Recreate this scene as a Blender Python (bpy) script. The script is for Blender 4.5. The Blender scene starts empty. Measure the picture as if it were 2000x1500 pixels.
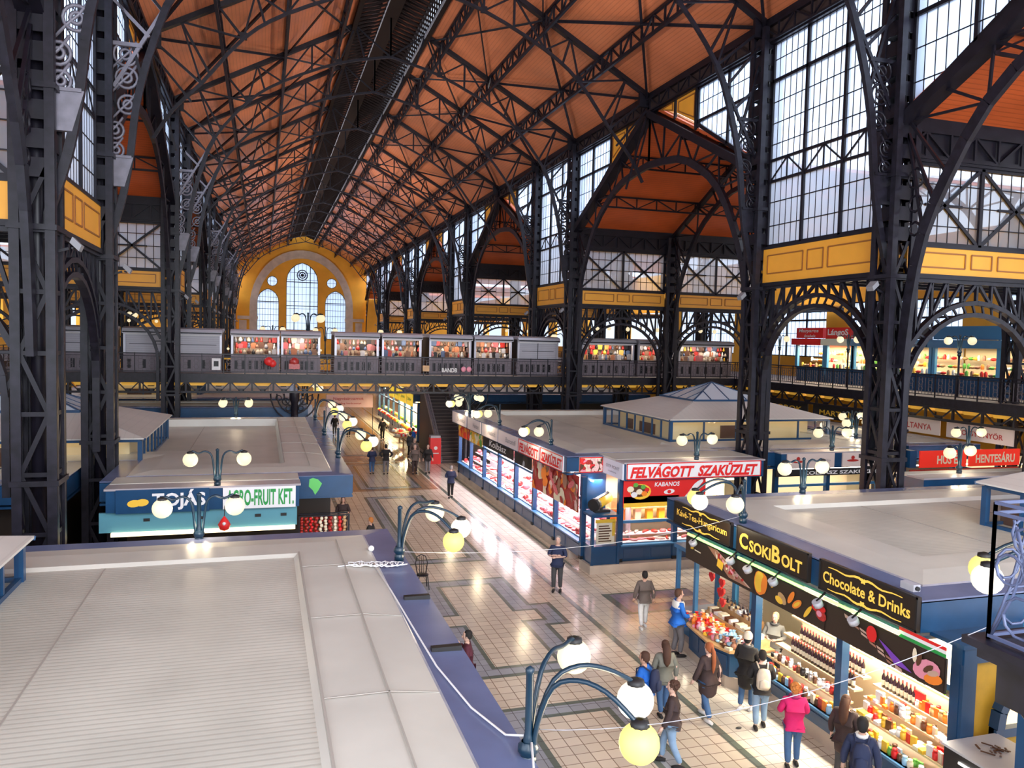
import bpy, math, random
from mathutils import Vector, Matrix
S = bpy.context.scene
COL = S.collection
# ------------------------------------------------------------ camera
EYE = 8.2                                   # height of the lens above the market floor
YAW, PITCH, ROLL = math.radians(17.418), math.radians(3.209), math.radians(1.358)
cam_d = bpy.data.cameras.new('camera'); cam = bpy.data.objects.new('camera', cam_d); COL.objects.link(cam)
_f = Vector((math.sin(YAW)*math.cos(PITCH), math.cos(YAW)*math.cos(PITCH), -math.sin(PITCH)))
_r = Vector((math.cos(YAW), -math.sin(YAW), 0)); _u = _r.cross(_f)
_r2 = _r*math.cos(ROLL)+_u*math.sin(ROLL); _u2 = _u*math.cos(ROLL)-_r*math.sin(ROLL)
_m = Matrix((_r2, _u2, -_f)).transposed().to_4x4(); _m.translation = (0, 0, EYE)
cam.matrix_world = _m
cam_d.sensor_width = 36; cam_d.lens = 36*1551.3/2000; cam_d.clip_start = .1; cam_d.clip_end = 900
S.camera = cam
# ------------------------------------------------------------ daylight, added fill lights and exposure
w = bpy.data.worlds.new('overcast_sky'); S.world = w; w.use_nodes = True
wn = w.node_tree; wn.nodes.clear()
_o = wn.nodes.new('ShaderNodeOutputWorld'); _b = wn.nodes.new('ShaderNodeBackground')
_tc = wn.nodes.new('ShaderNodeTexCoord'); _no = wn.nodes.new('ShaderNodeTexNoise'); _cr = wn.nodes.new('ShaderNodeValToRGB')
_no.inputs['Scale'].default_value = 5; _no.inputs['Detail'].default_value = 3
_cr.color_ramp.elements[0].position = .35; _cr.color_ramp.elements[0].color = (.38, .47, .62, 1)
_cr.color_ramp.elements[1].position = .62; _cr.color_ramp.elements[1].color = (.52, .59, .70, 1)
wn.links.new(_tc.outputs['Generated'], _no.inputs['Vector']); wn.links.new(_no.outputs['Fac'], _cr.inputs['Fac'])
wn.links.new(_cr.outputs['Color'], _b.inputs['Color']); wn.links.new(_b.outputs[0], _o.inputs[0])
_b.inputs['Strength'].default_value = 1.0
def area(name, loc, size, sy, power, col=(1, .97, .92), rot=(0, 0, 0)):
    l = bpy.data.lights.new(name, 'AREA'); l.shape = 'RECTANGLE'; l.size = size; l.size_y = sy; l.energy = power; l.color = col
    o = bpy.data.objects.new(name, l); COL.objects.link(o); o.location = loc; o.rotation_euler = rot; return o
def aim(o, to):
    o.rotation_euler = (Vector(to)-o.location).to_track_quat('-Z', 'Y').to_euler()
# added fill lights behind the camera, brightening the hall from the front
l = area('front_window_daylight', (7, -16, 14), 24, 16, 5200, (.90, .94, 1)); aim(l, (7, 30, 9))
sl = bpy.data.lights.new('front_fill_sun', 'SUN'); sl.energy = .65; sl.angle = 1.0; sl.color = (.93, .95, 1)
so = bpy.data.objects.new('front_fill_sun', sl); COL.objects.link(so); so.location = (0, -30, 30)  # second added fill, a wide sun shining down the hall
for nm_, dv, en in (('right_fill_sun', (-1, .15, -.75), 3.2), ('left_fill_sun', (1, .15, -.75), 3.2)):  # soft suns added on both sides to brighten roofs and floor
    s2 = bpy.data.lights.new(nm_, 'SUN'); s2.energy = en; s2.angle = 1.6; s2.color = (.84, .90, 1)
    o2 = bpy.data.objects.new(nm_, s2); COL.objects.link(o2); o2.location = (0, 40, 60); o2.rotation_euler = Vector(dv).to_track_quat('-Z', 'Y').to_euler()
so.rotation_euler = Vector((.12, 1, -.22)).to_track_quat('-Z', 'Y').to_euler()
S.view_settings.view_transform = 'Standard'; S.view_settings.look = 'None'; S.view_settings.gamma = 1
S.view_settings.use_curve_mapping = False; S.view_settings.exposure = 1.0
S.cycles.max_bounces = 6; S.cycles.diffuse_bounces = 3; S.cycles.glossy_bounces = 2; S.cycles.transmission_bounces = 2
S.cycles.transparent_max_bounces = 10; S.cycles.caustics_reflective = False; S.cycles.caustics_refractive = False
S.cycles.sample_clamp_indirect = 4
# ------------------------------------------------------------ materials
MATS = {}
def mat(name, col, rough=.6, metal=0, noise=0, nscale=4, emit=0, spec=.5, bump=0, bscale=20, fn=None, ecol=None, coat=0):
    if name in MATS: return MATS[name]
    m = bpy.data.materials.new(name); m.use_nodes = True; n = m.node_tree.nodes; L = m.node_tree.links
    b = n['Principled BSDF']; b.inputs['Base Color'].default_value = (*col, 1); b.inputs['Roughness'].default_value = rough
    b.inputs['Metallic'].default_value = metal; b.inputs['Specular IOR Level'].default_value = spec
    if coat: b.inputs['Coat Weight'].default_value = coat
    if emit:
        b.inputs['Emission Color'].default_value = (*(ecol or col), 1); b.inputs['Emission Strength'].default_value = emit
    if noise or bump:
        tc = n.new('ShaderNodeTexCoord'); t = n.new('ShaderNodeTexNoise'); t.inputs['Scale'].default_value = nscale; t.inputs['Detail'].default_value = 4
        L.new(tc.outputs['Object'], t.inputs['Vector'])
        if noise:
            r = n.new('ShaderNodeValToRGB'); a, c = r.color_ramp.elements
            a.position = .3; c.position = .7
            a.color = (*[v*(1-noise) for v in col], 1); c.color = (*[min(1, v*(1+noise)) for v in col], 1)
            L.new(t.outputs['Fac'], r.inputs['Fac']); L.new(r.outputs['Color'], b.inputs['Base Color'])
        if bump:
            t2 = n.new('ShaderNodeTexNoise'); t2.inputs['Scale'].default_value = bscale; L.new(tc.outputs['Object'], t2.inputs['Vector'])
            bp = n.new('ShaderNodeBump'); bp.inputs['Strength'].default_value = bump; L.new(t2.outputs['Fac'], bp.inputs['Height']); L.new(bp.outputs[0], b.inputs['Normal'])
    if fn: fn(m, n, L, b)
    MATS[name] = m; return m
def stripes(axis, period, dark=.6, duty=.12, bump=.3, noise=.12):
    """boards or corrugation running square to the given axis, in object space, with joints of their own darker colour"""
    def fn(m, n, L, b):
        col = b.inputs['Base Color'].default_value[:3]
        tc = n.new('ShaderNodeTexCoord'); sp = n.new('ShaderNodeSeparateXYZ'); L.new(tc.outputs['Object'], sp.inputs[0])
        mu = n.new('ShaderNodeMath'); mu.operation = 'MULTIPLY'; mu.inputs[1].default_value = 1/period; L.new(sp.outputs[axis], mu.inputs[0])
        fr = n.new('ShaderNodeMath'); fr.operation = 'PINGPONG'; fr.inputs[1].default_value = .5; L.new(mu.outputs[0], fr.inputs[0])
        r = n.new('ShaderNodeMapRange'); r.interpolation_type = 'SMOOTHSTEP'; r.inputs['From Min'].default_value = 0; r.inputs['From Max'].default_value = duty
        r.inputs['To Min'].default_value = dark; r.inputs['To Max'].default_value = 1; L.new(fr.outputs[0], r.inputs['Value'])
        no = n.new('ShaderNodeTexNoise'); no.inputs['Scale'].default_value = .6; no.inputs['Detail'].default_value = 5; L.new(tc.outputs['Object'], no.inputs['Vector'])
        r2 = n.new('ShaderNodeMapRange'); r2.inputs['From Min'].default_value = .3; r2.inputs['From Max'].default_value = .7; r2.inputs['To Min'].default_value = 1-noise; r2.inputs['To Max'].default_value = 1+noise
        L.new(no.outputs['Fac'], r2.inputs['Value'])
        mm = n.new('ShaderNodeMath'); mm.operation = 'MULTIPLY'; L.new(r.outputs[0], mm.inputs[0]); L.new(r2.outputs[0], mm.inputs[1])
        vm = n.new('ShaderNodeVectorMath'); vm.operation = 'SCALE'; vm.inputs[0].default_value = col; L.new(mm.outputs[0], vm.inputs['Scale'])
        L.new(vm.outputs[0], b.inputs['Base Color'])
        if bump:
            bp = n.new('ShaderNodeBump'); bp.inputs['Strength'].default_value = bump; bp.inputs['Distance'].default_value = .03
            L.new(r.outputs[0], bp.inputs['Height']); L.new(bp.outputs[0], b.inputs['Normal'])
    return fn
def tiles(size, joint, jcol):
    def fn(m, n, L, b):
        col = b.inputs['Base Color'].default_value[:3]
        tc = n.new('ShaderNodeTexCoord'); br = n.new('ShaderNodeTexBrick')
        br.offset = 0; br.inputs['Scale'].default_value = 1; br.inputs['Brick Width'].default_value = size; br.inputs['Row Height'].default_value = size
        br.inputs['Mortar Size'].default_value = joint; br.inputs['Mortar Smooth'].default_value = .3
        br.inputs['Color1'].default_value = (*col, 1); br.inputs['Color2'].default_value = (*[c*.86 for c in col], 1); br.inputs['Mortar'].default_value = (*jcol, 1)
        L.new(tc.outputs['Object'], br.inputs['Vector'])
        L.new(br.outputs['Color'], b.inputs['Base Color'])
    return fn
IRON = mat('painted_iron', (.008, .0068, .012), .40, spec=.32, noise=.35, nscale=3)
IRON2 = mat('worn_iron', (.0105, .009, .0155), .38, spec=.35, noise=.5, nscale=5)
GIRON = mat('grey_and_daylit_iron', (.20, .19, .23), .4, noise=.15, nscale=4)
RIVET = mat('silver_iron', (.42, .43, .5), .35, metal=.3, noise=.2)
ORANGE = mat('orange_board_ceiling', (.50, .155, .068), .3, fn=stripes(0, .16, .72, .16, .2, .16))
ORANGE2 = mat('orange_board_ceiling_across', (.56, .105, .025), .4, fn=stripes(1, .16, .72, .16, .2, .16))
OCHRE = mat('ochre_panel', (.82, .37, .035), .5, noise=.06, nscale=1)
OCHRE2 = mat('ochre_line', (.30, .11, .02), .5)
YWALL = mat('yellow_plaster', (.86, .42, .04), .8, noise=.12, nscale=.4)
STONE = mat('pale_stone', (.55, .46, .38), .8, noise=.15, nscale=1)
ROOFC = mat('beige_metal_roof', (.56, .545, .475), .4, fn=stripes(1, .11, .82, .3, .25, .12))
ROOFP = mat('beige_plain_metal', (.57, .55, .49), .36, noise=.08, nscale=.8)
ROOFM = mat('mauve_grey_metal', (.40, .36, .38), .3, noise=.1, nscale=.8)
CAPB = mat('blue_grey_cap', (.13, .16, .29), .25, noise=.12, nscale=1)
BLUE = mat('deep_blue_paint', (.009, .055, .14), .3, noise=.15, nscale=2)
BLUE2 = mat('mid_blue_paint', (.05, .17, .34), .3, noise=.1, nscale=2)
LBLUE = mat('light_blue_paint', (.08, .30, .55), .35)
LAMPB = mat('lamp_blue_iron', (.006, .026, .048), .3)
BLACK = mat('black', (.012, .011, .012), .5)
DARKB = mat('brown_black_board', (.022, .014, .010), .35)
WHITE = mat('white_paint', (.8, .79, .8), .5)
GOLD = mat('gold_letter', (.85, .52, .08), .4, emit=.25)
RED = mat('red_paint', (.72, .02, .02), .4)
GREEN = mat('green_letter', (.02, .3, .06), .4)
CREAMW = mat('cream_plaster', (.75, .62, .38), .7)
WOOD = mat('warm_wood', (.55, .33, .15), .4, noise=.2, nscale=6)
STEEL = mat('steel', (.5, .5, .52), .3, metal=.8)
GREYP = mat('grey_panel', (.45, .45, .5), .5, noise=.08, nscale=2)
PINKM = mat('pink_meat', (.75, .16, .18), .35, noise=.4, nscale=30)
REDM = mat('red_meat', (.42, .03, .025), .3, noise=.4, nscale=25)
FAT = mat('pale_meat', (.85, .55, .5), .4, noise=.2, nscale=25)
TRAY = mat('white_tray', (.9, .8, .84), .3)
YELO = mat('yellow_goods', (.9, .55, .05), .4)
GRN = mat('green_goods', (.12, .4, .06), .4)
ORNG = mat('orange_goods', (.9, .25, .03), .4)
PURP = mat('purple_goods', (.2, .06, .45), .4)
BROWN = mat('chocolate', (.10, .04, .02), .35)
BROWN2 = mat('milk_chocolate', (.36, .17, .11), .4)
BROWN3 = mat('pale_chocolate', (.55, .36, .28), .4)
CREAM = mat('cream', (.85, .75, .55), .5)
PINK = mat('pink_goods', (.8, .3, .4), .4)
SKYB = mat('pale_blue_goods', (.35, .6, .8), .4)
BOTTLE = mat('dark_wine_glass', (.03, .012, .018), .08, spec=.8)
GLOBE = mat('lit_globe_cream', (.45, .42, .30), .5, emit=.44, ecol=(1, .84, .52))
GLOBEY = mat('lit_globe_yellow', (.5, .42, .12), .5, emit=.46, ecol=(1, .78, .22))
GLOBEW = mat('lit_globe_white', (.5, .48, .4), .5, emit=.47, ecol=(1, .9, .7))
TUBEL = mat('lit_tube', (1, 1, 1), .5, emit=5, ecol=(1, .96, .88))
TUBEG = mat('lit_green_tube', (.4, 1, .3), .5, emit=1.0, ecol=(.4, 1, .22))
WARMW = mat('warm_lit_wall', (.9, .72, .45), .7)
def _glass(name, t=.9, gl=.07, tint=(.93, .96, 1), dif=0.0):
    m = bpy.data.materials.new(name); m.use_nodes = True; n = m.node_tree.nodes; L = m.node_tree.links; n.clear()
    o = n.new('ShaderNodeOutputMaterial'); a = n.new('ShaderNodeBsdfTransparent'); a.inputs[0].default_value = (*[c*t for c in tint], 1)
    g = n.new('ShaderNodeBsdfGlossy'); g.inputs['Roughness'].default_value = .05; x = n.new('ShaderNodeMixShader'); x.inputs[0].default_value = gl
    L.new(a.outputs[0], x.inputs[1]); L.new(g.outputs[0], x.inputs[2]); last = x
    if dif:
        d = n.new('ShaderNodeBsdfTranslucent'); d.inputs[0].default_value = (.60, .70, .88, 1)
        y = n.new('ShaderNodeMixShader'); y.inputs[0].default_value = dif; L.new(x.outputs[0], y.inputs[1]); L.new(d.outputs[0], y.inputs[2]); last = y
    L.new(last.outputs[0], o.inputs[0]); return m
WGLASS = _glass('pale_window_glass', .93, .03, (.93, .965, 1), .55)
KGLASS = _glass('shop_glass', .93, .06)
# ------------------------------------------------------------ mesh building
V = Vector
class MB:
    def __init__(s, m=None): s.v = []; s.f = []; s.fm = []; s.mats = []; s.m = 0; s.smooth = set(); (m and s.use(m))
    def use(s, m):
        if m not in s.mats: s.mats.append(m)
        s.m = s.mats.index(m); return s
    def add(s, vs, fs, smooth=False):
        k = len(s.v); s.v += [tuple(v) for v in vs]
        for f in fs:
            if smooth: s.smooth.add(len(s.f))
            s.f.append([i+k for i in f]); s.fm.append(s.m)
        return s
    def box(s, a, b):
        x0, y0, z0 = [min(a[i], b[i]) for i in range(3)]; x1, y1, z1 = [max(a[i], b[i]) for i in range(3)]
        return s.add([(x0, y0, z0), (x1, y0, z0), (x1, y1, z0), (x0, y1, z0), (x0, y0, z1), (x1, y0, z1), (x1, y1, z1), (x0, y1, z1)],
                     [(0, 3, 2, 1), (4, 5, 6, 7), (0, 1, 5, 4), (1, 2, 6, 5), (2, 3, 7, 6), (3, 0, 4, 7)])
    def cbox(s, c, d): return s.box([c[i]-d[i]/2 for i in range(3)], [c[i]+d[i]/2 for i in range(3)])
    def bar(s, p, q, w, h=None, up=(0, 0, 1)):
        h = h or w; p = V(p); q = V(q); d = q-p
        if d.length < 1e-6: return s
        d.normalize(); up = V(up)
        if abs(d.dot(up)) > .98: up = V((0, 1, 0)) if abs(d.y) < .9 else V((1, 0, 0))
        a = d.cross(up).normalized()*w/2; b = a.cross(d).normalized()*h/2
        return s.add([p-a-b, p+a-b, p+a+b, p-a+b, q-a-b, q+a-b, q+a+b, q-a+b],
                     [(0, 3, 2, 1), (4, 5, 6, 7), (0, 1, 5, 4), (1, 2, 6, 5), (2, 3, 7, 6), (3, 0, 4, 7)])
    def path(s, pts, w, h=None, up=(0, 0, 1)):
        for a, b in zip(pts, pts[1:]): s.bar(a, b, w, h, up)
        return s
    def tube(s, pts, r, n=6, closed=False, cap=True):
        pts = [V(p) for p in pts]; N = len(pts); rs = r if isinstance(r, (list, tuple)) else [r]*N
        vs = []; ref = None
        for i in range(N):
            a = pts[(i-1) % N] if (closed or i > 0) else pts[i]; b = pts[(i+1) % N] if (closed or i < N-1) else pts[i]
            d = (b-a).normalized()
            if ref is None: ref = d.cross(V((0, 0, 1)) if abs(d.z) < .9 else V((1, 0, 0))).normalized()
            ref = (ref-d*ref.dot(d)).normalized(); o = d.cross(ref)
            for k in range(n):
                t = 2*math.pi*k/n; vs.append(pts[i]+(ref*math.cos(t)+o*math.sin(t))*rs[i])
        fs = [(i*n+k, i*n+(k+1) % n, ((i+1) % N)*n+(k+1) % n, ((i+1) % N)*n+k) for i in range(N if closed else N-1) for k in range(n)]
        s.add(vs, fs, True)
        if cap and not closed: 
            k0 = len(s.v)-N*n
            s.f.append([k0+k for k in range(n)][::-1]); s.fm.append(s.m); s.f.append([k0+(N-1)*n+k for k in range(n)]); s.fm.append(s.m)
        return s
    def lathe(s, prof, c=(0, 0, 0), n=12, axis=2, sx=1, sy=1):
        vs = []
        for r, z in prof:
            for k in range(n):
                t = 2*math.pi*k/n; p = [r*math.cos(t)*sx, r*math.sin(t)*sy, z]
                if axis == 0: p = [z, p[0], p[1]]
                elif axis == 1: p = [p[0], z, p[1]]
                vs.append((p[0]+c[0], p[1]+c[1], p[2]+c[2]))
        m = len(prof)
        return s.add(vs, [(i*n+k, i*n+(k+1) % n, (i+1)*n+(k+1) % n, (i+1)*n+k) for i in range(m-1) for k in range(n)], True)
    def ball(s, c, r, n=12, sx=1, sy=1, sz=1):
        m = max(5, n//2); return s.lathe([(r*math.sin(math.pi*i/m)+1e-5, -r*sz*math.cos(math.pi*i/m)) for i in range(m+1)], c, n, 2, sx, sy)
    def prism(s, pts, d):
        """a flat outline (3D points) thickened along the vector d"""
        n = len(pts); d = V(d); a = [V(p) for p in pts]
        return s.add(a+[p+d for p in a], [tuple(range(n))[::-1], tuple(range(n, 2*n))]+[(i, (i+1) % n, n+(i+1) % n, n+i) for i in range(n)])
    def quad(s, *p): return s.add(p, [tuple(range(len(p)))])
    def build(s, name, parent=None, base=None, bevel=0, smooth=False):
        me = bpy.data.meshes.new(name)
        b = V(base) if base is not None else (V(parent['_w']) if parent is not None and '_w' in parent else V((0, 0, 0)))
        me.from_pydata([(v[0]-b.x, v[1]-b.y, v[2]-b.z) for v in s.v] if b.length else s.v, [], s.f)
        for m in s.mats: me.materials.append(m)
        me.polygons.foreach_set('material_index', s.fm)
        me.polygons.foreach_set('use_smooth', [smooth or (i in s.smooth) for i in range(len(s.f))])
        me.update()
        o = bpy.data.objects.new(name, me); COL.objects.link(o)
        if base is not None: o.location = b
        if parent is not None: o.parent = parent
        if parent is not None and '_w' in parent: o['_w'] = list(b)
        return o
def tag(o, label=None, cat=None, group=None, kind=None):
    if label: o['label'] = label
    if cat: o['category'] = cat
    if group: o['group'] = group
    if kind: o['kind'] = kind
    return o
def thing(name, label, cat, loc=(0, 0, 0), group=None, rz=0):
    """Empty at a thing's base; parts given in world coordinates are moved into its own frame"""
    o = bpy.data.objects.new(name, None); COL.objects.link(o); o.empty_display_size = .2
    o.location = loc; o.rotation_euler = (0, 0, rz); o['_w'] = list(loc) if rz == 0 else [0, 0, 0]
    return tag(o, label, cat, group)
def proto(name, label, cat, group=None):
    o = thing(name, label, cat, (0, 0, 0), group); return o
def copy_tree(o, parent=None, kids=None):
    c = o.copy(); COL.objects.link(c)
    if parent is not None: c.parent = parent
    for ch in (kids or KIDS)(o): copy_tree(ch, c)
    return c
def KIDS(o): return [x for x in list(o.children)]
def place(src, first, loc, rz=0, label=None, group=None, scale=None):
    o = src if first else copy_tree(src)
    o.location = loc; o.rotation_euler = (0, 0, rz)
    if scale: o.scale = scale if isinstance(scale, tuple) else (scale,)*3
    return tag(o, label, None, group)
def struct(mb, name, label=None, parent=None):
    o = mb.build(name, parent)
    if parent is None: o['kind'] = 'structure'
    if label: o['label'] = label
    return o
ORD = 'first second third fourth fifth sixth seventh eighth ninth tenth eleventh twelfth thirteenth fourteenth fifteenth sixteenth seventeenth eighteenth nineteenth twentieth'.split()
_tx = {}
def text_geo(t, bold=0.0):
    if (t, bold) in _tx: return _tx[(t, bold)]
    cu = bpy.data.curves.new('lettering', 'FONT'); cu.body = t; cu.resolution_u = 3; cu.offset = bold; cu.fill_mode = 'FRONT'
    ob = bpy.data.objects.new('lettering', cu); COL.objects.link(ob)
    dg = bpy.context.evaluated_depsgraph_get(); me = ob.evaluated_get(dg).to_mesh()
    vs = [tuple(v.co) for v in me.vertices]; fs = [tuple(p.vertices) for p in me.polygons]
    ob.evaluated_get(dg).to_mesh_clear(); bpy.data.objects.remove(ob); bpy.data.curves.remove(cu)
    x0 = min(v[0] for v in vs); x1 = max(v[0] for v in vs); y0 = min(v[1] for v in vs); y1 = max(v[1] for v in vs)
    vs = [((v[0]-x0)/(x1-x0), (v[1]-y0)/(y1-y0)) for v in vs]
    _tx[(t, bold)] = (vs, fs); return vs, fs
def text(mb, t, o, xd, yd, w, h, bold=.02, shear=0, off=(0, 0, 0)):
    """letters fitted into a w by h box whose lower left corner is o"""
    vs, fs = text_geo(t, bold); o = V(o)+V(off); xd = V(xd); yd = V(yd)
    mb.add([o+xd*(a*w+shear*b*h)+yd*(b*h) for a, b in vs], fs); return mb
# ============================================================ the hall: plan in metres, x across, y down the nave, z up
XL, XR, XC = -4.85, 18.6, 6.9
HW = 11.72                                   # half width of the nave
PAIRS = [(20.2, 27.2), (46.9, 53.9), (73.6, 80.6), (100.3, 107.3), (127.0, 134.0)]
WIDES = [(0.5, 20.2), (27.2, 46.9), (53.9, 73.6), (80.6, 100.3), (107.3, 127.0), (134.0, 153.7)]
YEND = 155.0
ZP0, ZP1 = 10.6, 11.9                        # ochre panel band
ZLOW, ZAPEX, ZEAVE = 15.3, 20.1, 20.65
SIDE = {1: 'right', -1: 'left'}
def rz_(d): return ZEAVE+(HW-abs(d))*.545     # underside of the nave roof
# ---- floor with its inlaid bands (one surface)
m_floor = mat('cream_floor_tile', (.80, .70, .57), .17, fn=tiles(.33, .012, (.30, .22, .16)), spec=.6)
m_band = mat('grey_floor_tile', (.40, .43, .49), .17, fn=tiles(.33, .010, (.14, .14, .15)), spec=.6)
m_edge = mat('green_grey_floor_strip', (.17, .20, .17), .16, fn=tiles(.33, .008, (.1, .1, .09)), spec=.6)
m_far = mat('brown_floor_tile', (.42, .26, .16), .14, fn=tiles(.33, .012, (.22, .14, .1)), spec=.6)
m_path = mat('pale_floor_tile', (.74, .68, .60), .13, fn=tiles(.33, .01, (.34, .3, .27)), spec=.6)
f = MB(m_floor); f.quad((-30, -8, 0), (45, -8, 0), (45, 160, 0), (-30, 160, 0))
def rect(mb, x0, y0, x1, y1, z): mb.quad((x0, y0, z), (x1, y0, z), (x1, y1, z), (x0, y1, z))
def framed(x0, y0, x1, y1, bw=.62, e=.14, z=.004):
    f.use(m_edge); rect(f, x0, y0, x1, y1, z); f.use(m_band); rect(f, x0+e, y0+e, x1-e, y1-e, z+.002)
    f.use(m_edge); rect(f, x0+bw-e, y0+bw-e, x1-bw+e, y1-bw+e, z+.004); f.use(m_floor); rect(f, x0+bw, y0+bw, x1-bw, y1-bw, z+.006)
f.use(m_path); rect(f, 9.45, 8, 10.7, 150, .003)
f.use(m_edge); rect(f, 9.2, 4, 9.38, 150, .005); rect(f, 10.72, 26, 10.84, 150, .005); rect(f, 3.3, 4, 3.48, 150, .005)
for y0, y1 in ((27.9, 40.4), (54.5, 67), (81, 93)): framed(4.9, y0, 7.95, y1)
for y0, y1 in ((41.9, 51.5), (68, 79)): 
    f.use(m_far); rect(f, 4.4, y0, 9.1, y1, .004); framed(4.9, y0+.5, 8.3, y1-.5, z=.006)
f.use(m_far); rect(f, 3.6, 52, 9.15, 150, .002)
for cy in (22.0,):
    f.use(m_edge); rect(f, 4.2, cy-.92, 8.6, cy+.98, .004); rect(f, 4.9, 18.0, 7.95, 25.85, .0042)
    f.use(m_band); rect(f, 4.34, cy-.78, 8.46, cy+.84, .006); rect(f, 5.04, 18.14, 7.81, 25.71, .0062)
    f.use(m_edge); rect(f, 4.84, cy-.5, 8.02, cy+.52, .008); rect(f, 5.46, 18.5, 7.34, 25.25, .0082)
    f.use(m_floor); rect(f, 4.96, cy-.38, 7.9, cy+.4, .010); rect(f, 5.58, 18.62, 7.22, 25.13, .0102)
framed(4.9, 3.0, 7.95, 16.4)
f.use(m_edge); rect(f, 10.5, 21.35, 13.6, 23.3, .004)
f.use(mat('mauve_floor_tile', (.32, .27, .36), .14, fn=tiles(.33, .01, (.2, .17, .22)), spec=.6)); rect(f, 10.75, 21.47, 13.6, 23.18, .006)
f.use(m_floor); rect(f, 11.2, 22.1, 13.6, 22.5, .008)
struct(f, 'floor', 'glossy cream tiled market floor with inlaid grey bands')
# ---- nave roof: two boarded slopes and the raised ridge lantern
r = MB(ORANGE)
for s in (-1, 1):
    r.prism([(XC+s*HW, -7, ZEAVE), (XC+s*HW, YEND, ZEAVE), (XC+s*2.1, YEND, rz_(2.1)), (XC+s*2.1, -7, rz_(2.1))], (0, 0, .15))
struct(r, 'ceiling', 'orange boarded pitched ceiling over the nave')
SLAT = mat('dark_brown_slat', (.012, .006, .005), .7, spec=.15)
LANT = mat('dark_red_boards', (.20, .05, .02), .55, fn=stripes(1, .4, .3, .3, .3, .2))
t = thing('roof_lantern', 'dark raised ridge lantern with rows of louvre slats along the top of the nave roof', 'roof lantern', (XC, 0, 25.8))
r = MB(LANT)
for s in (-1, 1): r.prism([(XC+s*2.1, -7, 27.2), (XC+s*2.1, YEND, 27.2), (XC, YEND, 28.2), (XC, -7, 28.2)], (0, 0, .12))
r.build('boarding', t)
r = MB(SLAT)
r.box((XC-.4, -7, 26.5), (XC+.4, YEND, 26.9))
for s in (-1, 1):
    r.box((XC+s*2.1-.12, -7, 25.5), (XC+s*2.1+.12, YEND, 25.8)); r.box((XC+s*2.1-.1, -7, 27.1), (XC+s*2.1+.1, YEND, 27.3))
r.build('ridge_beam', t)
r = MB(RIVET)
for s in (1,): r.box((XC+s*1.93, -7, 25.55), (XC+s*1.97, YEND, 25.75)); r.box((XC-.44, 30, 26.5), (XC-.40, YEND, 26.6))
r.build('rivet_line', t)
r = MB(SLAT)
y = 18.0
while y < YEND:
    for s in (-1, 1):
        r.box((XC+s*2.1-.03, y, 25.8), (XC+s*2.1+.03, y+.18, 27.2))
        r.bar((XC+s*2.1, y, 27.1), (XC+s*.35, y+.35, 27.75), .09, .14)
        r.bar((XC+s*2.1, y, 25.9), (XC+s*.4, y, 26.6), .07, .10)
    y += .62
tag(r.build('louvre_slats', t), kind='stuff')
# ---- long purlin girders
def lattice(mb, p, q, depth, up, n, ch=.1, wb=.06, post=True):
    """a braced girder from p to q, its lower chord set off by depth along up"""
    p = V(p); q = V(q); u = V(up)*depth; mb.bar(p, q, ch, ch); mb.bar(p+u, q+u, ch, ch)
    for i in range(n):
        a = p.lerp(q, i/n); b = p.lerp(q, (i+1)/n)
        if post: mb.bar(a, a+u, wb, wb)
        if i % 2: mb.bar(a, b+u, wb, wb)
        else: mb.bar(a+u, b, wb, wb)
k = 0
for s in (1, -1):
    for d in (8.8, 5.85, 2.9):
        g = MB(IRON); z = rz_(d)-.12; x = XC+s*d
        lattice(g, (x, -6, z), (x, 60, z), .8, (0, 0, -1), 62, .13, .08)
        lattice(g, (x, 60, z), (x, YEND, z), .8, (0, 0, -1), 60, .12, .07)
        t = g.build('roof_purlin', base=(x, 0, z))
        tag(t, f'braced iron purlin running the length of the nave roof, {["lowest","middle","highest"][[8.8,5.85,2.9].index(d)]} on the {SIDE[s]} slope', 'purlin', 'nave roof purlins')
    g = MB(IRON)                                 # eave girder
    x = XC+s*(HW-.05)
    g.box((x-.18, -6, ZEAVE-.25), (x+.18, YEND, ZEAVE+.05)); g.box((x-.12, -6, ZEAVE-.95), (x+.12, YEND, ZEAVE-.8))
    lattice(g, (x-s*.2, -6, ZEAVE-.25), (x-s*.2, YEND, ZEAVE-.25), .6, (0, 0, -1), 170, .08, .06)
    tag(g.build('eave_girder', base=(x, 0, ZEAVE)), f'deep dark eave girder above the {SIDE[s]} clerestory of the nave', 'girder')
    g = MB(mat('dark_eave_wall', (.05, .03, .028), .6)); g.box((x-.02, -6, ZEAVE-.85), (x+.03, YEND, ZEAVE-.2)); struct(g, 'trim_'+('1' if s > 0 else '2'), f'dark backing board of the {SIDE[s]} eave')
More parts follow.
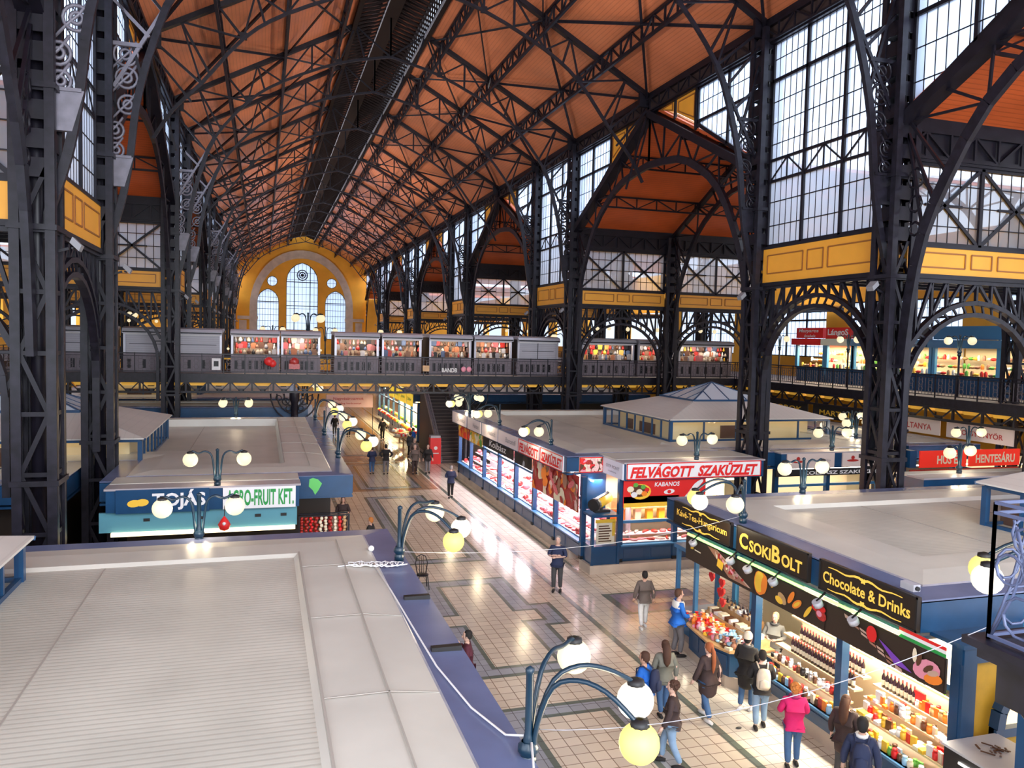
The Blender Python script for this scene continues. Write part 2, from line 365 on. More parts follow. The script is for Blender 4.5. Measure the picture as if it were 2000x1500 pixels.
# ---- nave arch trusses
ARC = [(0, 24.3), (2.9, 23.6), (6, 22.2), (7.8, 20.9), (9.5, 18.8), (10.2, 17), (10.65, 15.2), (10.85, 13.5), (11.1, 12.1), (11.45, 10.9), (11.6, 10.2)]
def smooth(pts, n=3):
    """Catmull-Rom through 2D points"""
    out = []
    for i in range(len(pts)-1):
        a, b, c, d = pts[max(0, i-1)], pts[i], pts[i+1], pts[min(len(pts)-1, i+2)]
        for k in range(n):
            t = k/n
            out.append(tuple(.5*((2*b[j])+(-a[j]+c[j])*t+(2*a[j]-5*b[j]+4*c[j]-d[j])*t*t+(-a[j]+3*b[j]-3*c[j]+d[j])*t**3) for j in (0, 1)))
    out.append(pts[-1]); return out
def half_truss(par, s, full, near):
    """rafter, arch rib and webs of one half; origin at the nave axis on the floor"""
    g = MB(IRON); wch = .22 if near else .2
    g.bar((s*HW, 0, ZEAVE-.1), (s*2.0, 0, rz_(2)-.15), wch, .3, (0, 1, 0)); g.build('rafter', par)
    arc = ARC if full else ARC[:5]+[(10.6, 17.6), (11.4, 16.3)]
    pts = smooth(arc, 3 if near else 2); g = MB(IRON2)
    
    hi = [p for p in pts if p[1] >= 18.7]; lo = [p for p in pts if p[1] <= 18.9]
    g.path([(s*d, 0, z) for d, z in hi], .13, .13, (0, 1, 0))
    if full: g.path([(s*d, 0, z) for d, z in lo], .2, .15, (0, 1, 0))
    else: g.path([(s*d, 0, z) for d, z in lo], .13, .12, (0, 1, 0))
    g.build('arch_rib', par)
    g = MB(IRON)
    top = [(HW-.1, ZEAVE-.1), (10.3, rz_(10.3)-.15), (8.8, rz_(8.8)-.15), (7.3, rz_(7.3)-.15), (5.85, rz_(5.85)-.15), (4.4, rz_(4.4)-.15), (2.9, rz_(2.9)-.15), (2.0, rz_(2)-.15), (0, 26.6)]
    bot = [(9.5, 18.8), (9.2, 19.3), (7.8, 20.9), (6.9, 21.6), (6, 22.2), (4.4, 23.0), (2.9, 23.6), (1.5, 24.1), (0, 24.3)]
    for i in range(9):
        g.bar((s*top[i][0], 0, top[i][1]), (s*bot[i][0], 0, bot[i][1]), .1, .1)
        if i < 8:
            a, b = (top[i], bot[i+1]) if i % 2 else (bot[i], top[i+1]); g.bar((s*a[0], 0, a[1]), (s*b[0], 0, b[1]), .08, .08)
    for q in ((9.9, 18.0), (10.5, 15.9)): g.bar((s*(HW-.1), 0, ZEAVE-.6), (s*q[0], 0, q[1]), .09, .09)
    g.ballish = None
    g.cbox((s*(HW-.3), 0, ZEAVE-.25), (.7, .16, .7)); g.cbox((s*7.8, 0, 21.0), (.3, .12, .3)); g.cbox((s*2.9, 0, 23.65), (.3, .12, .3))
    g.build('truss_web', par)
def scrolls(par, s, near):
    """pierced bracket plate between rib and column"""
    g = MB(GIRON if s < 0 else IRON2); zz = [16.6, 15.9, 15.1, 14.3, 13.7]  # left brackets in paler iron, daylight put into their colour
    n = 14 if near else 6
    for i, z in enumerate(zz):
        d0 = 10.55 if i < 3 else 10.95; r0 = .34-.03*i
        for rr in ((r0, r0*.45) if near else (r0,)):
            c = (s*(d0+r0+.08), 0, z)
            g.tube([(c[0]+rr*math.cos(t*2*math.pi/n), 0, c[2]+rr*math.sin(t*2*math.pi/n)) for t in range(n)], .045, 4, closed=True)
        g.tube([(s*(d0+.1), 0, z+.4), (s*(d0+.3), 0, z+.1), (s*(d0+.55), 0, z-.15), (s*(d0+.8), 0, z-.45)], .04, 4)
    g.bar((s*10.5, 0, 16.9), (s*11.5, 0, 16.9), .12, .12)
    g.prism([(s*10.75, -.08, 13.5), (s*11.5, -.08, 13.5), (s*11.5, -.08, 12.6), (s*11.0, -.08, 12.6)], (0, .16, 0))
    g.bar((s*10.8, 0, 13.5), (s*11.6, 0, 13.5), .25, .08)
    g.bar((s*9.6, 0, 18.6), (s*11.3, 0, 15.6), .1, .1); g.bar((s*10.3, 0, 17.2), (s*11.4, 0, 18.3), .09, .09)
    g.build('scroll_bracket', par)
def truss(full, near):
    t = thing('roof_truss', '', 'roof truss', (0, 0, 0), 'nave arch trusses'); t['_w'] = [0, 0, 0]
    for s in (-1, 1):
        half_truss(t, s, full, near)
        if full: scrolls(t, s, near)
    return t
TF, TH = truss(True, True), truss(False, True)
ys = sorted([(y, True) for p in PAIRS for y in p]+[((a+b)/2, False) for a, b in WIDES])
nf = nh = 0
for y, full in ys:
    if full:
        o = place(TF, nf == 0, (XC, y, 0)); nf += 1
        o['label'] = f'iron arch truss with scroll brackets across the nave, {ORD[nf-1]} such truss from the camera'
    else:
        o = place(TH, nh == 0, (XC, y, 0)); nh += 1
        o['label'] = f'iron arch truss above the gable apexes without columns, {ORD[nh-1]} such truss from the camera'
# ---- diagonal wind braces in the roof slopes
for s in (1, -1):
    for i, ((a, _), (b, _)) in enumerate(zip(ys, ys[1:])):
        g = MB(IRON)
        def P(d, y): return (XC+s*d, y, rz_(d)-.3)
        g.bar(P(HW-.2, a), P(5.85, b), .11, .12); g.bar(P(5.85, a), P(HW-.2, b), .11, .12)
        g.bar(P(5.85, a), P(2.3, b), .07, .09); g.bar(P(2.3, a), P(5.85, b), .07, .09)
        nm = f'thin crossed wind braces under the {SIDE[s]} roof slope, {ORD[i]} set from the camera'
        tag(g.build('wind_brace', base=P(5.85, a)), nm, 'roof brace', 'crossed braces under the nave roof')
# ---- lattice columns
def sorted_box(a, b, hh, q, fx, fy):
    t = .02
    return ((min(a[0], b[0])-(t if fx else 0), min(a[1], b[1])-(t if fy else 0), a[2]-hh), (max(a[0], b[0])+(t if fx else 0), max(a[1], b[1])+(t if fy else 0), a[2]+hh))
def column_parts(t, z1, far, w=.88):
    h = w/2; g = MB(IRON)
    for i, (a, b) in enumerate(((-1, -1), (1, -1), (1, 1), (-1, 1))):
        c = MB(IRON if far else IRON2); x, y = a*(h-.09), b*(h-.09)
        if far: c.box((x-.09, y-.09, 0), (x+.09, y+.09, z1))
        else:
            c.box((x-.10, y-.03+b*.07, 0), (x+.10, y+.03+b*.07, z1)); c.box((x-.03+a*.07, y-.10, 0), (x+.03+a*.07, y+.10, z1))
            c.box((x-.05, y-.05, 0), (x+.05, y+.05, z1))
        c.build('corner_post', t)
    z = .9; k = 0; step = 1.35 if not far else 2.0
    while z < z1-.3:
        upper = z > 10.5; st = .62 if (upper and not far) else step
        for fx, fy in ((0, -1), (1, 0), (0, 1), (-1, 0)):
            q = h-.06; lo = -(h-.16); hi = h-.16
            def P(u, zz): return (u, fy*q, zz) if fy else (fx*q, u, zz)
            up = (0, fy, 0) if fy else (fx, 0, 0)
            if upper and not far:
                g.bar(P(lo, z), P(hi, z), .05, .44, up) if False else g.box(*sorted_box(P(lo, z), P(hi, z), .21, q, fx, fy))
            else:
                g.bar(P(lo, z), P(hi, z), .10, .05, up)
                if k % 2: g.bar(P(lo, z), P(hi, z+st), .10, .04, up)
                else: g.bar(P(hi, z), P(lo, z+st), .10, .04, up)
        z += st; k += 1
    g.build('lattice_bracing', t)
    g = MB(IRON); g.tube([(0, 0, 0), (0, 0, z1)], .17, 8)
    g.build('core_pipe', t)
    g = MB(IRON2); g.lathe([(.75, 0), (.75, .3), (.62, .42), (.62, .9), (.5, 1.0)], (0, 0, 0), 4); g.box((-h-.06, -h-.06, 0), (h+.06, h+.06, .8)); g.build('base_block', t)
    g = MB(IRON2)
    for z in (4.7, 10.35, 13.4): g.box((-h-.05, -h-.05, z), (h+.05, h+.05, z+.12))
    g.build('collar', t)
cn, cf, co = proto('lattice_column', '', 'column', 'nave columns'), proto('lattice_column', '', 'column', 'nave columns'), proto('lattice_column', '', 'column', 'outer columns')
for t, z, fr in ((cn, ZEAVE-.3, False), (cf, ZEAVE-.3, True), (co, ZLOW-.3, False)): column_parts(t, z, fr)
used = set(); cnt = {1: 0, -1: 0}
for a, b in PAIRS:
    for y in (a, b):
        for s in (1, -1):
            src = cn if y < 60 else cf
            cnt[s] += 1
            place(src, src.name not in used, (XC+s*(HW), y, 0), 0, f'tall black lattice column carrying the nave roof, {SIDE[s]} side, {ORD[cnt[s]-1]} from the camera'); used.add(src.name)
first = True
for i, (a, b) in enumerate(PAIRS[:3]):
    for j, y in enumerate((a, b)):
        for s, x in ((1, 25.4), (1, 32.2), (-1, -11.65)):
            where = {25.4: 'middle of the right aisle', 32.2: 'edge of the right gallery', -11.65: 'middle of the left aisle'}[x]
            place(co, first, (x, y, 0), 0, f'black lattice column in the {where}, {ORD[2*i+j]} row from the camera'); first = False
# ============================================================ clerestory bays, panels, gables, side roofs
nwin = [0]
def panel_band(name, p, q, z0, z1, nrm, label, extra=0):
    """ochre band with raised line mouldings between two plan points, facing nrm"""
    p = V(p); q = V(q); d = (q-p); L = d.length; d.normalize(); n = V(nrm)
    g = MB(OCHRE); g.prism([(*(p-n*.06), z0), (*(q-n*.06), z0), (*(q-n*.06), z1), (*(p-n*.06), z1)] if False else
        [(p.x, p.y, z0), (q.x, q.y, z0), (q.x, q.y, z1), (p.x, p.y, z1)], (n.x*.12, n.y*.12, 0))
    g.use(OCHRE2); h = z1-z0; o = n*.135
    def fr(u0, u1, a, b):
        t = .045
        for (ua, za, ub, zb) in ((u0, a, u1, a), (u0, b, u1, b), (u0, a, u0, b), (u1, a, u1, b)):
            A = p+d*ua+o; B = p+d*ub+o
            g.bar((A.x, A.y, za), (B.x, B.y, zb), t, .03, (n.x, n.y, 0))
    c = L/2; k = .42
    fr(.3, c-k-.25, z0+h*.27, z1-h*.2); fr(c-k, c+k, z0+h*.27, z1-h*.2); fr(c+k+.25, L-.3, z0+h*.27, z1-h*.2)
    g.use(IRON); A = p+n*.05; B = q+n*.05
    g.bar((A.x, A.y, z0-.06), (B.x, B.y, z0-.06), .3, .14); g.bar((A.x, A.y, z1+.04), (B.x, B.y, z1+.04), .2, .1)
    return struct(g, name, label)
ntrim = [2]
def trim(*a):
    ntrim[0] += 1; return panel_band(f'trim_{ntrim[0]}', *a)
def window(poly, nrm, main_u, main_z, fine_u, fine_z, label, bands=(), mains=.13, xbrace=None, fr=None, thin=.028):
    """glazed opening: poly in (u, z) where u runs along x or y; returns the window with frame, bars and pane"""
    nwin[0] += 1
    axis, off = nrm                                       # axis 'x': plane x=off, u=y;  'y': plane y=off, u=x
    def P(u, z, e=0): return (off+e, u, z) if axis == 'x' else (u, off+e, z)
    n = (1, 0, 0) if axis == 'x' else (0, 1, 0)
    def span_z(u):                                        # vertical extent of the convex outline at u
        zs = []
        for (a, b), (c, d) in zip(poly, poly[1:]+poly[:1]):
            if min(a, c) <= u <= max(a, c) and abs(a-c) > 1e-6: zs.append(b+(d-b)*(u-a)/(c-a))
        return (min(zs), max(zs)) if len(zs) > 1 else None
    def span_u(z):
        us = []
        for (a, b), (c, d) in zip(poly, poly[1:]+poly[:1]):
            if min(b, d) <= z <= max(b, d) and abs(b-d) > 1e-6: us.append(a+(c-a)*(z-b)/(d-b))
        return (min(us), max(us)) if len(us) > 1 else None
    root = MB(WGLASS); root.quad(*[P(u, z) for u, z in poly]); w = struct(root, f'window_{nwin[0]}', label)
    g = MB(IRON)
    for (a, b), (c, d) in zip(poly, poly[1:]+poly[:1]): g.bar(P(a, b), P(c, d), .16, .16, n)
    for u in main_u:
        s = span_z(u)
        if s: g.bar(P(u, s[0]), P(u, s[1]), mains, .16, n)
    for z in main_z:
        s = span_u(z)
        if s: g.bar(P(s[0], z), P(s[1], z), mains, .16, n)
    for z0, z1 in bands:
        s = span_u((z0+z1)/2)
        if s: lattice(g, P(s[0], z1), P(s[1], z1), z1-z0, (0, 0, -1), max(2, int((s[1]-s[0])/.95)), .1, .06)
    if xbrace:
        for u0, u1, z0, z1 in xbrace:
            g.bar(P(u0, z0), P(u1, z1), .11, .11, n); g.bar(P(u0, z1), P(u1, z0), .11, .11, n)
            g.bar(P(u0*.75+u1*.25, (z0+z1)/2), P(u0*.25+u1*.75, (z0+z1)/2), .08, .08, n)
    g.build('window_frame', w)
    g = MB(IRON)
    for u in fine_u:
        s = span_z(u)
        if s: g.bar(P(u, s[0]), P(u, s[1]), thin, .025, n)
    for z in fine_z:
        s = span_u(z)
        if s: g.bar(P(s[0], z), P(s[1], z), thin*1.2, .025, n)
    g.build('glazing_bars', w)
    return w
def frange(a, b, n): return [a+(b-a)*i/n for i in range(1, n)]
def arch_girder(mb, p, q, ztop, rise_r, zspring, n=10, ch=.14):
    """spandrel lattice over a round arch between two plan points"""
    p = V(p); q = V(q); c = (p+q)/2; d = (q-p).normalized(); L = (q-p).length/2
    nn = V((-d.y, d.x))
    def P(u, z): a = c+d*u; return (a.x, a.y, z)
    R1 = rise_r; R2 = rise_r+.38; up = (nn.x, nn.y, 0)
    for R in (R1, R2):
        mb.path([P(R*math.cos(math.pi*i/16)*1.0, zspring+R*math.sin(math.pi*i/16)) for i in range(17) if abs(R*math.cos(math.pi*i/16)) <= L], ch, .22, up)
    mb.bar(P(-L, ztop), P(L, ztop), .2, .24, up)
    for i in range(1, 24):
        t = math.pi*i/24; a = (R1*math.cos(t), zspring+R1*math.sin(t)); b = (R2*math.cos(t+.05), zspring+R2*math.sin(t+.05))
        if abs(b[0]) < L: mb.bar(P(*a), P(*b), .06, .06, up)
    us = [-L+2*L*i/n for i in range(n+1)]
    def zr(u): return zspring+math.sqrt(max(0, R2*R2-u*u)) if abs(u) < R2 else zspring
    for i, u in enumerate(us):
        mb.bar(P(u, ztop), P(u*.98, zr(u)), .08, .1, up)
        if i < n:
            v = us[i+1]
            if i < n/2: mb.bar(P(u, zr(u)+(.9 if i == 0 else 0)), P(v, ztop), .09, .1, up)
            else: mb.bar(P(u, ztop), P(v, zr(v)+(.9 if i == n-1 else 0)), .09, .1, up)
    for s in (-1, 1):                                    # the leg that runs down the column
        mb.bar(P(s*R1, zspring+.05), P(s*R1*1.0, zspring-2.2), .16, .2, up)
        if L-R1 > .3: mb.bar(P(s*L, zspring+.8), P(s*R1, zspring+.2), .1, .1, up)
def arch(p, q, label, **k):
    g = MB(IRON2); arch_girder(g, p, q, **k)
    return tag(g.build('arch_girder', base=(p[0], p[1], k['zspring'])), label, 'arch girder')
OUT = 39.5
for i, (a, b) in enumerate(PAIRS):
    near = i < 2; fine = 18 if i < 1 else (14 if i < 2 else 9)
    for s in (1, -1):
        x = XC+s*HW; y0, y1 = a+.44, b-.44; side = SIDE[s]; nm = ORD[i]
        trim((x, y0), (x, y1), ZP0, ZP1, (-s, 0), f'ochre panelled band under the {side} clerestory glass of the nave, {nm} bay from the camera')
        window([(y0, ZP1+.1), (y1, ZP1+.1), (y1, ZEAVE-.9), (y0, ZEAVE-.9)], ('x', x+s*.05), frange(y0, y1, 3), [18.3], frange(y0, y1, fine),
               [12.8, 13.7, 15.9, 16.7, 17.5, 19.1] if near else [13.2, 16.2, 17.4], f'tall narrow clerestory window of the nave on the {side}, {nm} from the camera', bands=[(14.5, 15.3)])
        arch((x, a+.35), (x, b-.35), f'black arched girder below the {nm} ochre panel of the {side} nave wall', ztop=ZP0-.12, rise_r=2.95, zspring=6.7)
        # cross walls of the low aisle blocks, facing the camera across each wide bay
        xs = [x+s*.44, x+s*6.8, x+s*13.6] if i < 3 else [x+s*.44, x+s*6.8]
        for j in range(len(xs)-1):
            u0, u1 = sorted((xs[j]+(s*.44 if j else 0), xs[j+1]-s*.44)); um = (u0+u1)/2
            lab = f'across the {side} aisle, {nm} column pair, {["next to the nave", "outer"][j]}'
            trim((u0, a), (u1, a), ZP0-.05, 11.4, (0, -1), f'ochre panelled band {lab}')
            window([(u0, 11.5), (u1, 11.5), (u1, 14.0), (u0, 14.0)], ('y', a+.05), [um], [], frange(u0, u1, 14 if near else 8), [12.1, 12.75, 13.4] if near else [12.7],
                   f'glazed band with iron crosses {lab}', xbrace=[(u0, um, 11.5, 14.0), (um, u1, 11.5, 14.0)])
            arch((xs[j]+(0 if j else -s*.1), a), (xs[j+1]-s*.35, a), f'black arched girder, {side} aisle, {nm} column pair, {["next to the nave", "outer"][j]}', ztop=ZP0-.2, rise_r=2.75, zspring=6.6)
            if near and j == 0:
                window([(u0, 11.5), (u1, 11.5), (u1, 14.0), (u0, 14.0)], ('y', b-.05), [um], [], frange(u0, u1, 8), [12.7], f'glazed band in the rear cross wall of the {side} aisle block, {nm} from the camera')
        # girder between glass and the side roof
        g = MB(IRON); u0, u1 = x, x+s*(13.6 if i < 3 else 6.8)
        g.box((u0, a-.12, 14.95), (u1, a+.1, 15.35)); g.box((u0, a-.1, 14.02), (u1, a+.1, 14.25)); lattice(g, (u0, a-.1, 14.95), (u1, a-.1, 14.95), .8, (0, 0, -1), 14, .08, .07)
        g.box((u0, a-.02, 14.2), (u1, a+.02, 15))
        tag(g.build('cross_girder', base=(u0, a, 14.2)), f'dark lattice girder above the glazed band of the {side} aisle, {nm} block from the camera', 'girder')
        # low ceiling of the aisle block
        g = MB(OCHRE); lx0, lx1 = sorted((x, XC+s*(HW+20.5))); g.box((lx0, a, 11.0), (lx1, b, 11.12))
        g.use(IRON)
        for k in range(7): yy = a+(b-a)*k/6; g.box((lx0, yy-.1, 10.72), (lx1, yy+.1, 11.0))
        for k in range(10): xx = x+s*k*2.26; g.box((xx-.09, a, 10.8), (xx+.09, b, 11.0))
        struct(g, f'ceiling_{side}_{i+1}', f'low ochre beamed ceiling of the {side} aisle block, {nm} from the camera')
# ---- wide bays: gable in the nave wall, side roof behind it
TARC = [(0, 17.2), (3, 16.9), (5.0, 16.1), (6.7, 14.9), (7.9, 13.2), (8.7, 11.6), (9.1, 9.7), (9.3, 7.6)]
for i, (a, b) in enumerate(WIDES):
    c = (a+b)/2; h = (b-a)/2; near = i < 3
    def zg(e): return ZAPEX-(ZAPEX-ZLOW)*abs(e)/h
    for s in (1, -1):
        x = XC+s*HW; side = SIDE[s]; nm = ORD[i]
        for k in (-1, 1):
            u = lambda e: c+k*e
            nf_ = 12 if near else 6
            poly = [(u(4.7), zg(4.7)+.3), (u(h-.44), ZLOW+.1), (u(h-.44), ZEAVE-.95), (u(4.7), ZEAVE-.95)]
            window(poly, ('x', x+s*.05), [u(7.2)], [18.2], sorted(frange(u(4.7), u(h-.44), nf_)), [16.2, 17.2, 19.0] if near else [16.8], f'four-sided clerestory window above the gable slope on the {side}, {nm} gable, {"far" if k > 0 else "near"} half')
            ntrim[0] += 1; g = MB(OCHRE)
            for e0, e1 in ((.9, 2.5), (2.75, 4.6)):
                q = [(u(e0), zg(e0)+.35), (u(e1), zg(e1)+.35), (u(e1), ZEAVE-.95), (u(e0), ZEAVE-.95)]
                if q[0][1] > ZEAVE-1: q[0] = q[3] = (u(e0+.1), ZEAVE-.97)
                g.use(OCHRE); g.prism([(x, yy, zz) for yy, zz in q], (s*.1, 0, 0))
                cy = sum(p[0] for p in q)/4; cz = sum(p[1] for p in q)/4; g.use(OCHRE2)
                qi = [(x-s*.02, cy+(yy-cy)*.8, cz+(zz-cz)*.72) for yy, zz in q]
                for A, B in zip(qi, qi[1:]+qi[:1]): g.bar(A, B, .05, .04, (1, 0, 0))
            g.use(IRON); g.box((x-.08, u(4.62)-.08, zg(4.6)), (x+.08, u(4.62)+.08, ZEAVE-.9)); g.box((x-.06, u(2.62)-.06, zg(2.6)), (x+.06, u(2.62)+.06, ZEAVE-.9))
            struct(g, f'trim_{ntrim[0]}', f'ochre corner panels beside the gable apex on the {side}, {nm} gable, {"far" if k > 0 else "near"} half')
        # boarded side roof
        xo = XC+s*(HW+21)
        g = MB(ORANGE2)
        for k in (-1, 1): g.prism([(x, c, ZAPEX), (xo, c, ZAPEX), (xo, c+k*h, ZLOW), (x, c+k*h, ZLOW)], (0, 0, .12))
        struct(g, f'ceiling_{side}_{i+11}', f'orange boarded pitched ceiling of the {side} cross roof, {nm} from the camera')
        # purlins along the side roof
        g = MB(IRON)
        for e in (-6.6, -3.3, 0, 3.3, 6.6): lattice(g, (x, c+e, zg(e)-.1), (xo, c+e, zg(e)-.1), .62, (0, 0, -1), 16, .09, .06)
        t = thing('side_roof_purlins', f'braced purlins under the {side} cross roof, {nm} from the camera', 'purlins', (x, c, ZLOW)); t2 = g.build('lattice_purlins', t)
        # trusses parallel to the nave
        for j, dx in enumerate((0, 6.8, 13.6) if i < 3 else (0,)):
            xx = x+s*dx; t = thing('side_truss', f'arched dark truss, {side} cross roof {nm} from the camera, {["in the nave wall", "middle of three", "outermost"][j]}', 'roof truss', (xx, c, ZLOW), 'trusses of the cross roofs')
            if j == 0:
                g = MB(IRON)
                for k in (-1, 1): g.bar((x, c, ZAPEX-.3), (x, c+k*(h-.3), ZLOW-.2), .35, .55, (1, 0, 0))
                g.build('gable_beam', t)
            g = MB(IRON2)
            for k in (-1, 1): g.path([(xx, c+k*e, z) for e, z in smooth(TARC, 2)], .34 if j == 0 else .28, .16, (1, 0, 0))
            g.build('arch_rib', t)
            g = MB(IRON)
            for k in (-1, 1):
                if j: g.bar((xx, c, ZAPEX-.3), (xx, c+k*(h-.3), ZLOW-.2), .2, .3, (1, 0, 0))
                T = [(.0, 0), (1.6, 0), (3.3, 0), (5, 0), (6.6, 0), (8.2, 0), (h-.4, 0)]; B = [(0, 17.2), (1.5, 17.1), (3, 16.9), (4.4, 16.4), (5.4, 15.8), (6.7, 14.9), (7.9, 13.2)]
                for n_ in range(7):
                    A = (xx, c+k*T[n_][0], zg(T[n_][0])-.4); g.bar(A, (xx, c+k*B[n_][0], B[n_][1]), .08, .08)
                    if n_ < 6:
                        g.bar((xx, c+k*T[n_+1][0], zg(T[n_+1][0])-.4) if n_ % 2 else A, (xx, c+k*B[n_][0], B[n_][1]) if n_ % 2 else (xx, c+k*B[n_+1][0], B[n_+1][1]), .07, .07)
                for e, z in ((8.7, 11.6), (8.3, 12.4)): g.bar((xx, c+k*(h-.4), ZLOW-.6), (xx, c+k*e, z), .08, .08)
                if j == 0 or near:
                    for q in range(3): 
                        r0 = .3-.05*q; g.tube([(xx, c+k*(8.95+r0*.4)+r0*math.cos(t_*math.pi/4), 13.3-q*.75+r0*math.sin(t_*math.pi/4)) for t_ in range(8)], .04, 4, closed=True)
            g.build('truss_web', t)
# ---- far end wall with its arch, three pointed lights and two roundels
g = MB(YWALL)
W_ = [(XC, 22.0, 2.85, 8.6, 18.6, True), (.75, 17.0, 1.95, 6.5, 15.2, True), (13.05, 17.0, 1.95, 6.5, 15.2, True)]
YW = YEND
g.box((XC-HW-.2, YW, 0), (XC+HW+.2, YW+.6, 6.4))
def outline(cx, hw, z0, zs, n=10):
    """pointed arch outline"""
    R = hw*1.25; pts = [(cx-hw, z0), (cx+hw, z0)]; am = math.acos((R-hw)/R)
    pts += [(cx+hw-R+R*math.cos(am*k/n), zs+R*math.sin(am*k/n)) for k in range(n+1)]
    pts += [(cx-hw+R-R*math.cos(am*k/n), zs+R*math.sin(am*k/n)) for k in range(n-1, -1, -1)]
    return pts
def circ(cx, cz, r, n=20): return [(cx+r*math.cos(2*math.pi*k/n), cz+r*math.sin(2*math.pi*k/n)) for k in range(n)]
holes = [outline(XC, 2.9, 9.0, 18.1), outline(.75, 1.95, 7.4, 14.2), outline(13.05, 1.95, 7.4, 14.2), circ(1.5, 18.0, .95), circ(12.3, 18.0, .95)]
# wall face cut round the openings: curve object filled in 2D, turned to mesh
cu = bpy.data.curves.new('wall_outline', 'CURVE'); cu.dimensions = '2D'; cu.fill_mode = 'BOTH'; cu.extrude = .3
def spl(pts):
    sp = cu.splines.new('POLY'); sp.points.add(len(pts)-1); sp.use_cyclic_u = True
    for q, (a_, b_) in zip(sp.points, pts): q.co = (a_, b_, 0, 1)
spl([(XC-HW-.2, 6.4), (XC+HW+.2, 6.4), (XC+HW+.2, 20.7), (XC, 27.6), (XC-HW-.2, 20.7)])
for h_ in holes: spl(h_)
ob = bpy.data.objects.new('wall_outline', cu); COL.objects.link(ob); dg = bpy.context.evaluated_depsgraph_get()
me = ob.evaluated_get(dg).to_mesh()
g.add([(v.co.x, YW+.3-v.co.z, v.co.y) for v in me.vertices], [tuple(p.vertices) for p in me.polygons])
ob.evaluated_get(dg).to_mesh_clear(); bpy.data.objects.remove(ob)
struct(g, 'wall_end', 'yellow plastered end wall of the nave')
g = MB(STONE)
pts = [(XC+9.4*math.cos(math.pi*k/24), 13.0+10.9*math.sin(math.pi*k/24)) for k in range(25)]; pi = [(XC+8.1*math.cos(math.pi*k/24), 13.0+9.4*math.sin(math.pi*k/24)) for k in range(25)]
for k in range(24): g.prism([(pts[k][0], YW, pts[k][1]), (pts[k+1][0], YW, pts[k+1][1]), (pi[k+1][0], YW, pi[k+1][1]), (pi[k][0], YW, pi[k][1])], (0, -.35, 0))
for s in (-1, 1): g.box((XC+s*8.1, YW-.35, 6), (XC+s*9.4, YW, 13)); g.box((XC+s*7.9, YW-.45, 10.8), (XC+s*11.5, YW, 11.4))
for s in (-1, 1): g.box((XC+s*9.9, YW-.12, 7), (XC+s*11.2, YW, 10.6))
ntrim[0] += 1; struct(g, f'trim_{ntrim[0]}', 'pale stone arch moulding on the far end wall')
for (cx, hw, z0, zs), lab in (((XC, 2.9, 9, 18.1), 'tall pointed central window of the far end wall with a round rosette'), ((.75, 1.95, 7.4, 14.2), 'pointed window left of the central one in the far end wall'), ((13.05, 1.95, 7.4, 14.2), 'pointed window right of the central one in the far end wall')):
    window([(u, z) for u, z in outline(cx, hw, z0, zs, 4)], ('y', YW+.3), [cx-hw*.5, cx+hw*.5] if hw > 2 else [], [zs-.1, (z0+zs)/2] if hw > 2 else [zs], frange(cx-hw, cx+hw, 8), frange(z0, zs+3, 9), lab, thin=.05)
for cx, lab in ((1.5, 'left'), (12.3, 'right')):
    window(circ(cx, 18.0, .95, 12), ('y', YW+.3), [], [], [cx-.3, cx+.3], [18], f'small round window {lab} of the central window in the far end wall', thin=.05)
g = MB(IRON)
for rr in (.95, .55, .2): g.tube([(XC+rr*math.cos(2*math.pi*k/16), YW+.1, 19.3+rr*math.sin(2*math.pi*k/16)) for k in range(16)], .1, 5, closed=True)
for k in range(8): g.bar((XC, YW+.1, 19.3), (XC+.95*math.cos(k*math.pi/4), YW+.1, 19.3+.95*math.sin(k*math.pi/4)), .07, .07)
tag(g.build('rosette', base=(XC, YW+.1, 19.3)), 'dark round rosette in the head of the tall end window', 'rosette')
# ---- outer walls with upper windows
for s in (1, -1):
    xo = XC+s*(HW+21); side = SIDE[s]
    g = MB(YWALL); g.box((xo, 8, 0), (xo+s*.5, 150, 7.4)); g.box((xo, 8, 11.4), (xo+s*.5, 150, 15.3))
    for k in range(12): y = 12+k*12; g.box((xo, y-1.2, 7.4), (xo+s*.5, y+1.2, 11.4))
    struct(g, f'wall_{side}', f'yellow plastered outer wall behind the {side} gallery')
    for k in range(5):
        y0 = 13.2+k*12; y1 = y0+9.6
        window([(y0, 7.4), (y1, 7.4), (y1, 11.4), (y0, 11.4)], ('x', xo+s*.2), frange(y0, y1, 4), [10.2], frange(y0, y1, 20), [8.2, 9.2, 10.8], f'upper window of the {side} outer wall above the gallery, {ORD[k]} from the camera')
# ============================================================ pale zinc outside, side walls beyond, floodlights on the columns
ZINC = mat('pale_zinc', (.86, .90, .97), .7, noise=.03)
for i, (a, b) in enumerate(WIDES[:5]):
    c = (a+b)/2; h = (b-a)/2
    for s in (1, -1):
        x = XC+s*(HW+.3); xo = XC+s*(HW+21.6); g = MB(ZINC)
        for k in (-1, 1): g.prism([(x, c, ZAPEX+.14), (xo, c, ZAPEX+.14), (xo, c+k*h, ZLOW+.14), (x, c+k*h, ZLOW+.14)], (0, 0, .1))
        struct(g, f'roof_{SIDE[s]}_{i+1}', f'pale zinc covering of the {SIDE[s]} cross roof, {ORD[i]} from the camera')
g = MB(ZINC)
for s in (-1, 1): g.prism([(XC+s*(HW+.3), -7, ZEAVE+.0), (XC+s*(HW+.3), YEND, ZEAVE+.0), (XC+s*2.1, YEND, rz_(2.1)+.17), (XC+s*2.1, -7, rz_(2.1)+.17)], (0, 0, .1))
struct(g, 'roof_nave', 'pale zinc covering of the nave roof')
g = MB(YWALL)
for s in (1, -1): g.box((XC+s*(HW+.2), 154, 0), (XC+s*(HW+21), 154.5, 15.3))
struct(g, 'wall_back', 'yellow plastered back wall beyond both aisles')
